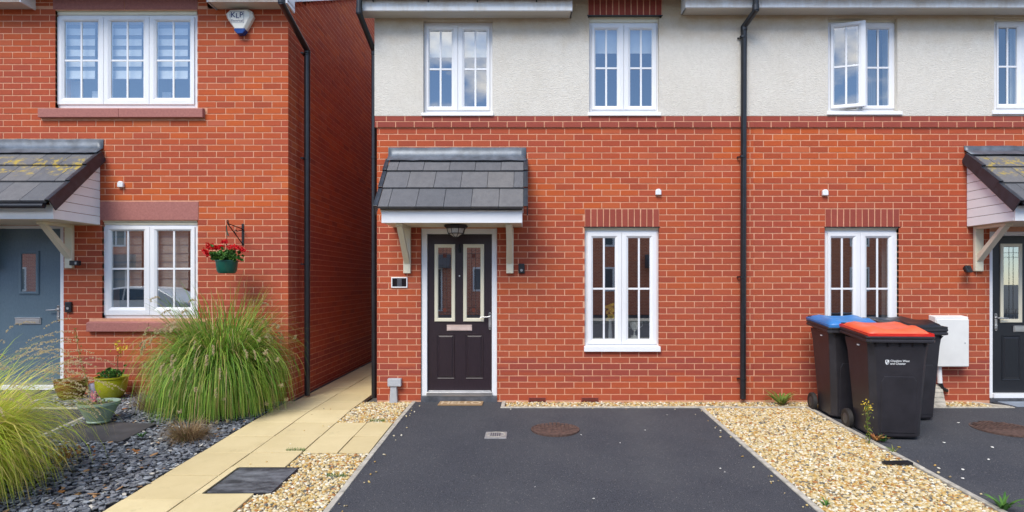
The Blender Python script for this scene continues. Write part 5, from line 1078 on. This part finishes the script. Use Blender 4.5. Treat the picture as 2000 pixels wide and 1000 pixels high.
Ya = -.30; stalk('weed', 'tall thin weed with tiny leaves rising between the pots', (WX(176, Ya), Ya, gz(-4.9, Ya)), (WX(145, Ya), Ya, WZ(640, Ya)), 80, .028, WEED, WEED)
stalk('dried_flower', 'dried orange flower stem rising from the yellow green pot', (WX(222, Ya), -.26, WZ(738, Ya)), (WX(232, Ya), -.28, WZ(680, Ya)), 18, .03, DRYB, DRYB, 'flower', heads=(.035, .035, 26, YELP))
wx, wy, wz = G(1697, 868); stalk('weed', 'tall flowering weed growing at the kerb in front of the red lidded bin', (wx, wy, wz), (WX(1694, wy-.02), wy-.02, WZ(792, wy)), 80, .03, WEED, WEED, heads=(.035, .022, 22, YELP))
def rosette(name, label, X, Y, n, L_, w, mat, cat_='weed', th=1.0, z=0):
    t = thing(name, label, cat_, (X, Y, gz(X, Y))); V, Q, _, _, _ = blades(n, (X, Y, gz(X, Y)+.01+z), .015, L_, .7, .9, w, seg=5, thmin=.35, ymax=-.01); o = np_mesh('leaf_rosette', V, Q, mat, t); o['kind'] = 'stuff'; return t
X, Y, Z = G(1532, 794); rosette('weed', 'broad leaved weed against the wall between the downpipe and blue bin', X, -.2, 30, .30, .045, WEED)
X, Y, Z = G(1965, 997); rosette('weed', 'dandelion clump at the kerb in the bottom right corner', X-.02, Y, 24, .17, .032, LEAF)
X, Y, Z = G(1612, 990); rosette('weed', 'little green weed in the pebbles near the bottom edge', X, Y, 14, .07, .014, LEAF)
X, Y, Z = G(1712, 862); rosette('weed', 'weed with orange and green leaves at the foot of the red lidded bin', X, Y, 22, .13, .03, AUTUMN); 
X, Y, Z = G(1720, 864); rosette('weed', 'low green leaves on the kerb beside the red lidded bin', X+.03, Y, 12, .10, .03, LEAF)
X, Y, Z = G(276, 856); rosette('weed', 'tiny bright green seedling in the slate', X, Y, 22, .06, .014, LEAF)
X, Y, Z = G(1744, 885); rosette('weed', 'thin creeping weed along the pebble strip kerb', X, Y, 14, .08, .012, WEED)
for (px, py, lab) in ((578, 882, 'small green grass tuft in a joint of the buff path'), (737, 824, 'grass tuft at the front of the upper pebble bed'), (658, 932, 'green sprig growing in the lower left pebbles')):
    X, Y, Z = G(px, py); t = thing('grass_tuft', lab, 'grass'); t.location = (X, Y, Z); t['_root'] = (X, Y, Z); ps_ = []
    for k in range(7): V, Q, *_ = blades(12, (X+(k-3)*.024, Y, Z+.004), .010, .032, .9, .6, .005, seg=3); ps_.append((V, Q))
    V, Q = cat(ps_); np_mesh('blades', V, Q, LEAF, t)['kind'] = 'stuff'
# big ornamental grass by the left window
gx_, gy_ = -3.43, -.56; gzb = gz(gx_, gy_)
t = thing('ornamental_grass', 'huge arching green grass clump with cream plumes in front of the left house', 'ornamental grass', (gx_, gy_, gzb))
ps_ = []
for (n, L_, th, dr_) in ((2800, 1.66, .38, 2.2), (2600, 1.42, .52, 2.5), (2400, 1.12, .7, 2.5), (700, 1.55, .24, 1.1)):
    V, Q, *_ = blades(n, (gx_, gy_, gzb), .26, L_, th, dr_, .021, seg=9, ymax=-.02, wiggle=.05, lmin=.5); ps_.append((V, Q))
V, Q = cat(ps_); V[:, 0] = gx_+(V[:, 0]-gx_)*.70; V[:, 1] = gy_+(V[:, 1]-gy_)*.66; V[:, 2] = gzb+(V[:, 2]-gzb)*1.13; np_mesh('leaves', V, Q, BLADE, t)['kind'] = 'stuff'
def plumes(t, c, n, L_, th, dr_, heads, hl, mat, curl, az=None, r0=.15, ymax=-.03, sz=.009):
    V, Q, P_, A_, H_ = blades(n, c, r0, L_, th, dr_, .004, seg=8, ymax=ymax, lmin=.75, az=az); k_ = .66 if ymax < 1 else .9; V[:, :2] = np.array(c[:2])+(V[:, :2]-np.array(c[:2]))*k_; P_[:, :2] = np.array(c[:2])+(P_[:, :2]-np.array(c[:2]))*k_; np_mesh('plume_stems', V, Q, PLUME, t)['kind'] = 'stuff'
    ps_ = []
    for i in range(n):
        p = P_[i].copy(); a = A_[i]; h_ = H_[i]; pts = []
        for k in range(16):
            a += curl*RNG.uniform(.6, 1.4)/16; p = p+np.array([math.sin(a)*math.cos(h_), math.sin(a)*math.sin(h_), math.cos(a)])*hl/16; pts.append(p.copy())
        V, Q = leaves(heads, np.array(pts)+RNG.normal(0, sz*.5, (16, 3)), sz*2.4, asp=.16); ps_.append((V, Q))
    V, Q = cat(ps_); V[:, 1] = np.minimum(V[:, 1], ymax+.02); np_mesh('seed_plumes', V, Q, mat, t)['kind'] = 'stuff'
plumes(t, (gx_, gy_, gzb), 60, 1.42, .42, 1.15, 22, .11, PLUME, 1.6)
plumes(t, (gx_, gy_, gzb), 45, 1.35, .6, 1.8, 26, .06, PLUME, 3.5)
# yellow green grass at the bottom left
hx_, hy_ = -4.20, -2.92; hz_ = gz(hx_, hy_); t = thing('ornamental_grass', 'yellow green grass clump with curled straw plumes at the bottom left edge', 'ornamental grass', (hx_, hy_, hz_)); ps_ = []
for (n, L_, th, dr_) in ((2800, 1.50, .33, 1.9), (2600, 1.18, .5, 2.3), (2400, .85, .7, 2.4)):
    V, Q, *_ = blades(n, (hx_, hy_, hz_), .20, L_, th, dr_, .012, seg=9, lmin=.5, wiggle=.05); ps_.append((V, Q))
V, Q = cat(ps_); V[:, 0] = hx_+(V[:, 0]-hx_)*.85; np_mesh('leaves', V, Q, BLADEY, t)['kind'] = 'stuff'
plumes(t, (hx_, hy_, hz_), 70, 1.2, .3, .8, 18, .22, PLUME, .9, az=(.3, .9), ymax=9, sz=.007); plumes(t, (hx_, hy_, hz_), 12, .74, .8, .9, 30, .12, PLUME, 4.5, az=(.2, .5), ymax=9, sz=.006)
X, Y, Z = G(352, 868); Y += .12; t = thing('dry_grass', 'small tuft of dead brown grass in the slate', 'dry grass', (X, Y, Z)); V, Q, *_ = blades(700, (X, Y, Z+.01), .09, .30, 1.25, 1.1, .006, seg=5, wiggle=.1); np_mesh('leaves', V, Q, DRYB, t)['kind'] = 'stuff'
X, Y, Z = G(300, 800); t = thing('dry_grass', 'faded brown growth at the left foot of the large grass clump', 'dry grass', (X, Y, Z)); V, Q, *_ = blades(420, (X, Y, Z+.01), .12, .32, 1.1, 1.0, .006, seg=5, wiggle=.1, ymax=-.02); np_mesh('leaves', V, Q, DRYB, t)['kind'] = 'stuff'
X, Y, Z = G(128, 905); t = thing('weed', 'orange leaved weed among the slate beside the yellow grass', 'weed', (X, Y, Z)); pts = [(X+random.gauss(0, .07), Y+random.gauss(0, .07), Z+random.uniform(.01, .15)) for _ in range(90)]; V, Q = leaves(3, pts, .03, asp=.55); np_mesh('leaves', V, Q, AUTUMN, t)['kind'] = 'stuff'
# litter: petals and leaves (each one countable)
def litter(name, labels, cat_, group, spots, mat, size):
    for label, (px, py) in zip(labels, spots):
        X, Y, Z = G(px, py); m_ = MB(); s = size*random.uniform(.7, 1.2); a0 = random.uniform(0, 6.28); ring = [(X+s*math.cos(a0+k*PI/3)*(1 if k % 3 else 1.5), Y+s*math.sin(a0+k*PI/3)*(1 if k % 3 else 1.5), Z+.006+random.uniform(0, .006)) for k in range(6)]
        m_.prism(ring, (0, 0, .002)); tag(m_.build(name, mat), label, cat_, group)
litter('petal', ['white petal near the front right corner of the red lidded bin', 'largest white petal in the middle of the right drive', 'white petal below the rusty cover in the right drive', 'white petal nearest the kerb on the right drive', 'white petal left of the rusty cover on the right drive', 'white petal farthest right on the right drive'], 'petal', 'white petals on the right drive', [(1844, 866), (1881, 919), (1938, 875), (1880, 936), (1872, 827), (1931, 899)], WHITEP, .011)
litter('pale_chip', ['pale chip right of the round manhole, in the middle of the drive', 'pale chip on the middle drive nearest the house wall', 'upper of two pale chips near the right kerb of the middle drive', 'lower of two pale chips near the right kerb of the middle drive', 'pale chip touching the right rim of the round manhole', 'brownish pale chip below the middle ground floor window', 'pale chip at the lower left of the middle drive', 'pale chip nearest the bottom edge on the middle drive'], 'chip', 'pale chips on the middle drive', [(1211, 867), (1303, 812), (1407, 917), (1416, 924), (1135, 851), (1260, 842), (1045, 953), (1159, 976)], WHITEP, .006)
litter('fallen_leaf', ['orange leaf in the middle of the slate, left of a paler one', 'pale orange leaf right of another in the middle of the slate', 'brown leaf beside the orange weed, upper one', 'brown leaf beside the orange weed, lower one', 'tan leaf in the slate between the weed and the path', 'orange leaf at the bottom edge of the slate', 'tan leaf low in the slate beside the path', 'brown leaf behind the sage pot near the grass foot', 'reddish leaf right behind the rim of the sage pot', 'orange leaf low in the slate next to the yellow grass'], 'leaf', 'fallen leaves on the slate', [(255, 880), (268, 882), (130, 866), (118, 873), (205, 910), (110, 985), (155, 966), (242, 800), (232, 812), (120, 962)], AUTUMN, .026)
litter('fallen_leaf', ['yellow leaf on the right drive near the red lidded bin'], 'leaf', None, [(1756, 875)], YELP, .018)
X0_, Y0_, Z0_ = G(1727, 909); X1_, Y1_, Z1_ = G(1776, 907); s = MB(); s.hexa([(X0_, Y0_, Z0_+.012), (X1_, Y1_-.05, Z1_+.012), (X1_, Y1_+.02, Z1_+.012), (X0_, Y0_+.03, Z0_+.012)], [(X0_, Y0_, Z0_+.03), (X1_, Y1_-.05, Z1_+.03), (X1_, Y1_+.02, Z1_+.03), (X0_, Y0_+.03, Z0_+.03)]); tag(s.build('plastic_strip', BLACKP), 'thin dark strip lying on the golden pebble strip', 'strip')
# ================================================================== across the street (seen in the panes)
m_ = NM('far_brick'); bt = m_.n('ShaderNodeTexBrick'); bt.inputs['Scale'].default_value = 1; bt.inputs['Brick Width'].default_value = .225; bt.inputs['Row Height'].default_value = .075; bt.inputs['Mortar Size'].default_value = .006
bt.inputs['Color1'].default_value = (.62, .19, .085, 1); bt.inputs['Color2'].default_value = (.50, .14, .07, 1); bt.inputs['Mortar'].default_value = (.7, .5, .4, 1)  # brick colour lightened to stand in for sunlight missing on these fronts
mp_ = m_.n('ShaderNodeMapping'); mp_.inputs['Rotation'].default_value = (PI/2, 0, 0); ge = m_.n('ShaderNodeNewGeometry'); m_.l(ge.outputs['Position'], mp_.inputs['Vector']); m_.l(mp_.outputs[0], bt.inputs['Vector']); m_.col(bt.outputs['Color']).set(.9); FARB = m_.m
YO = -22.7; FG = simple('far_glass', (.10, .13, .15), .08, 0, var=.2)
for hi, (xa, xb, lab, dk) in enumerate(((-34, -13.5, 'brick house across the street, farthest left', DOORB), (-11.5, -1.0, 'brick house across the street with a green black door', DOORK), (.5, 11, 'brick house across the street seen in the middle panes', DOORP), (13, 24, 'brick house across the street, farthest right', DOORB))):
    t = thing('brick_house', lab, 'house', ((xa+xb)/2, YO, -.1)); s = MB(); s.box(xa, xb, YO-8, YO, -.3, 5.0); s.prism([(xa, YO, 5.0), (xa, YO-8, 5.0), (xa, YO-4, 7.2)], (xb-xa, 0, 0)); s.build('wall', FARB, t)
    s = MB(); s.prism([(xa-.2, YO+.35, 4.8), (xa-.2, YO-4, 7.25), (xa-.2, YO-8.35, 4.8), (xa-.2, YO-8.35, 4.92), (xa-.2, YO-4, 7.4), (xa-.2, YO+.35, 4.92)], (xb-xa+.4, 0, 0)); s.build('roof', TILE, t)
    s = MB(); s.box(xa, xb, YO+.002, YO+.3, 4.7, 4.85); s.build('fascia', WHITE, t)
    nx_ = 4
    for i in range(nx_):
        xc = xa+(xb-xa)*(i+.5)/nx_
        for (z0, z1, ww) in ((1.0, 2.25, 1.0), (3.3, 4.45, 1.0)):
            if i == 2 and z0 < 2:
                s = MB(); s.box(xc-.5, xc+.5, YO+.002, YO+.06, 0, 2.15); s.build('door', dk, t); s = MB(); s.frame(xc-.56, xc+.56, -.02, 2.2, [(0, YO), (0, YO+.08), (.07, YO+.08), (.07, YO)]); s.build('door_frame', WHITE, t)
                s = MB(); s.prism([(xc-1, YO+.01, 2.9), (xc-1, YO+.8, 2.35), (xc-1, YO+.8, 2.2), (xc-1, YO+.01, 2.2)], (2, 0, 0)); s.build('canopy', TILE, t); continue
            s = MB(); s.box(xc-ww/2, xc+ww/2, YO+.002, YO+.03, z0, z1); wo = s.build('window', WHITE, t)
            for (a_, b_) in ((xc-ww/2+.08, xc-.05), (xc+.05, xc+ww/2-.08)): s = MB(); s.box(a_, b_, YO+.031, YO+.035, z0+.1, z1-.1); s.build('pane', FG, wo)
# hedge and parked car
X = WX(1645)*1; hx0 = (1648-CX)*19.5/F; t = thing('hedge', 'clipped green hedge across the road opposite the bins', 'hedge', (hx0, -13.6, -.1)); N_ = 9000
pts = np.stack([RNG.uniform(hx0-1.8, hx0+1.8, N_), RNG.uniform(-17.6, -16.9, N_), RNG.uniform(0, 1.05, N_)], 1); V, Q = leaves(1, pts, .10, asp=.6); np_mesh('foliage', V, Q, LEAF, t)['kind'] = 'stuff'; t.location = (hx0, -17.2, -.1)
for ch in t.children: ch.location = Vector((0, -13.6, 0))-Vector((0, -17.2, 0))
cx0 = -13.2; cy0 = -12.4; cz = -.15; t = thing('parked_car', 'white hatchback parked across the road, mirrored in the left window', 'car', (cx0, cy0, cz))
prof = [(-2.1, .35), (-2.1, .75), (-1.95, .95), (-1.15, 1.02), (-.55, 1.38), (.2, 1.48), (1.1, 1.43), (1.75, 1.08), (2.0, .95), (2.08, .6), (2.05, .32)]
s = MB(); s.rings([[(cx0+x, cy0+yy*(1-.16*max(0, z-.95)/.5), cz+z) for x, z in prof] for yy in (-.86, .86)], True, True); s.build('body', simple('white_car_paint', (.8, .8, .78), .2, var=.03), t, smooth=True, bevel=.05, bseg=3)
for (pa, nm) in (([(-1.0, 1.03), (-.5, 1.33), (.1, 1.40), (.1, 1.03)], 'side_window'), ([(.16, 1.03), (.16, 1.40), (.95, 1.36), (1.35, 1.06)], 'side_window')):
    for yy in (-1, 1): s = MB(); s.prism([(cx0+x, cy0+yy*(.845*(1-.16*max(0, z-.95)/.5)+.02), cz+z) for x, z in pa], (0, yy*.006, 0)); s.build(nm, FG, t)
for x in (-1.35, 1.3):
    for yy in (-.8, .8): s = MB(); s.lathe([(.18, -.1), (.31, -.1), (.32, 0), (.31, .1), (.18, .1)], (cx0+x, cy0+yy, cz+.32), 24, 'Y'); wo = s.build('wheel', RUBBER, t, smooth=True); s = MB(); s.lathe([(.18, -.11), (.18, .11)], (cx0+x, cy0+yy, cz+.32), 16, 'Y'); s.build('rim', STEEL, wo)
for sx in (-1, 1):
    for yy in (-.6, .6): s = MB(); s.box(cx0+sx*2.08, cx0+sx*1.98, cy0+yy-.18, cy0+yy+.18, cz+.62, cz+.78); s.build('headlight' if sx < 0 else 'tail_light', WHITE if sx < 0 else REDL, t, bevel=.02)
for o in list(bpy.data.objects):
    if '_root' in o.keys(): del o['_root']
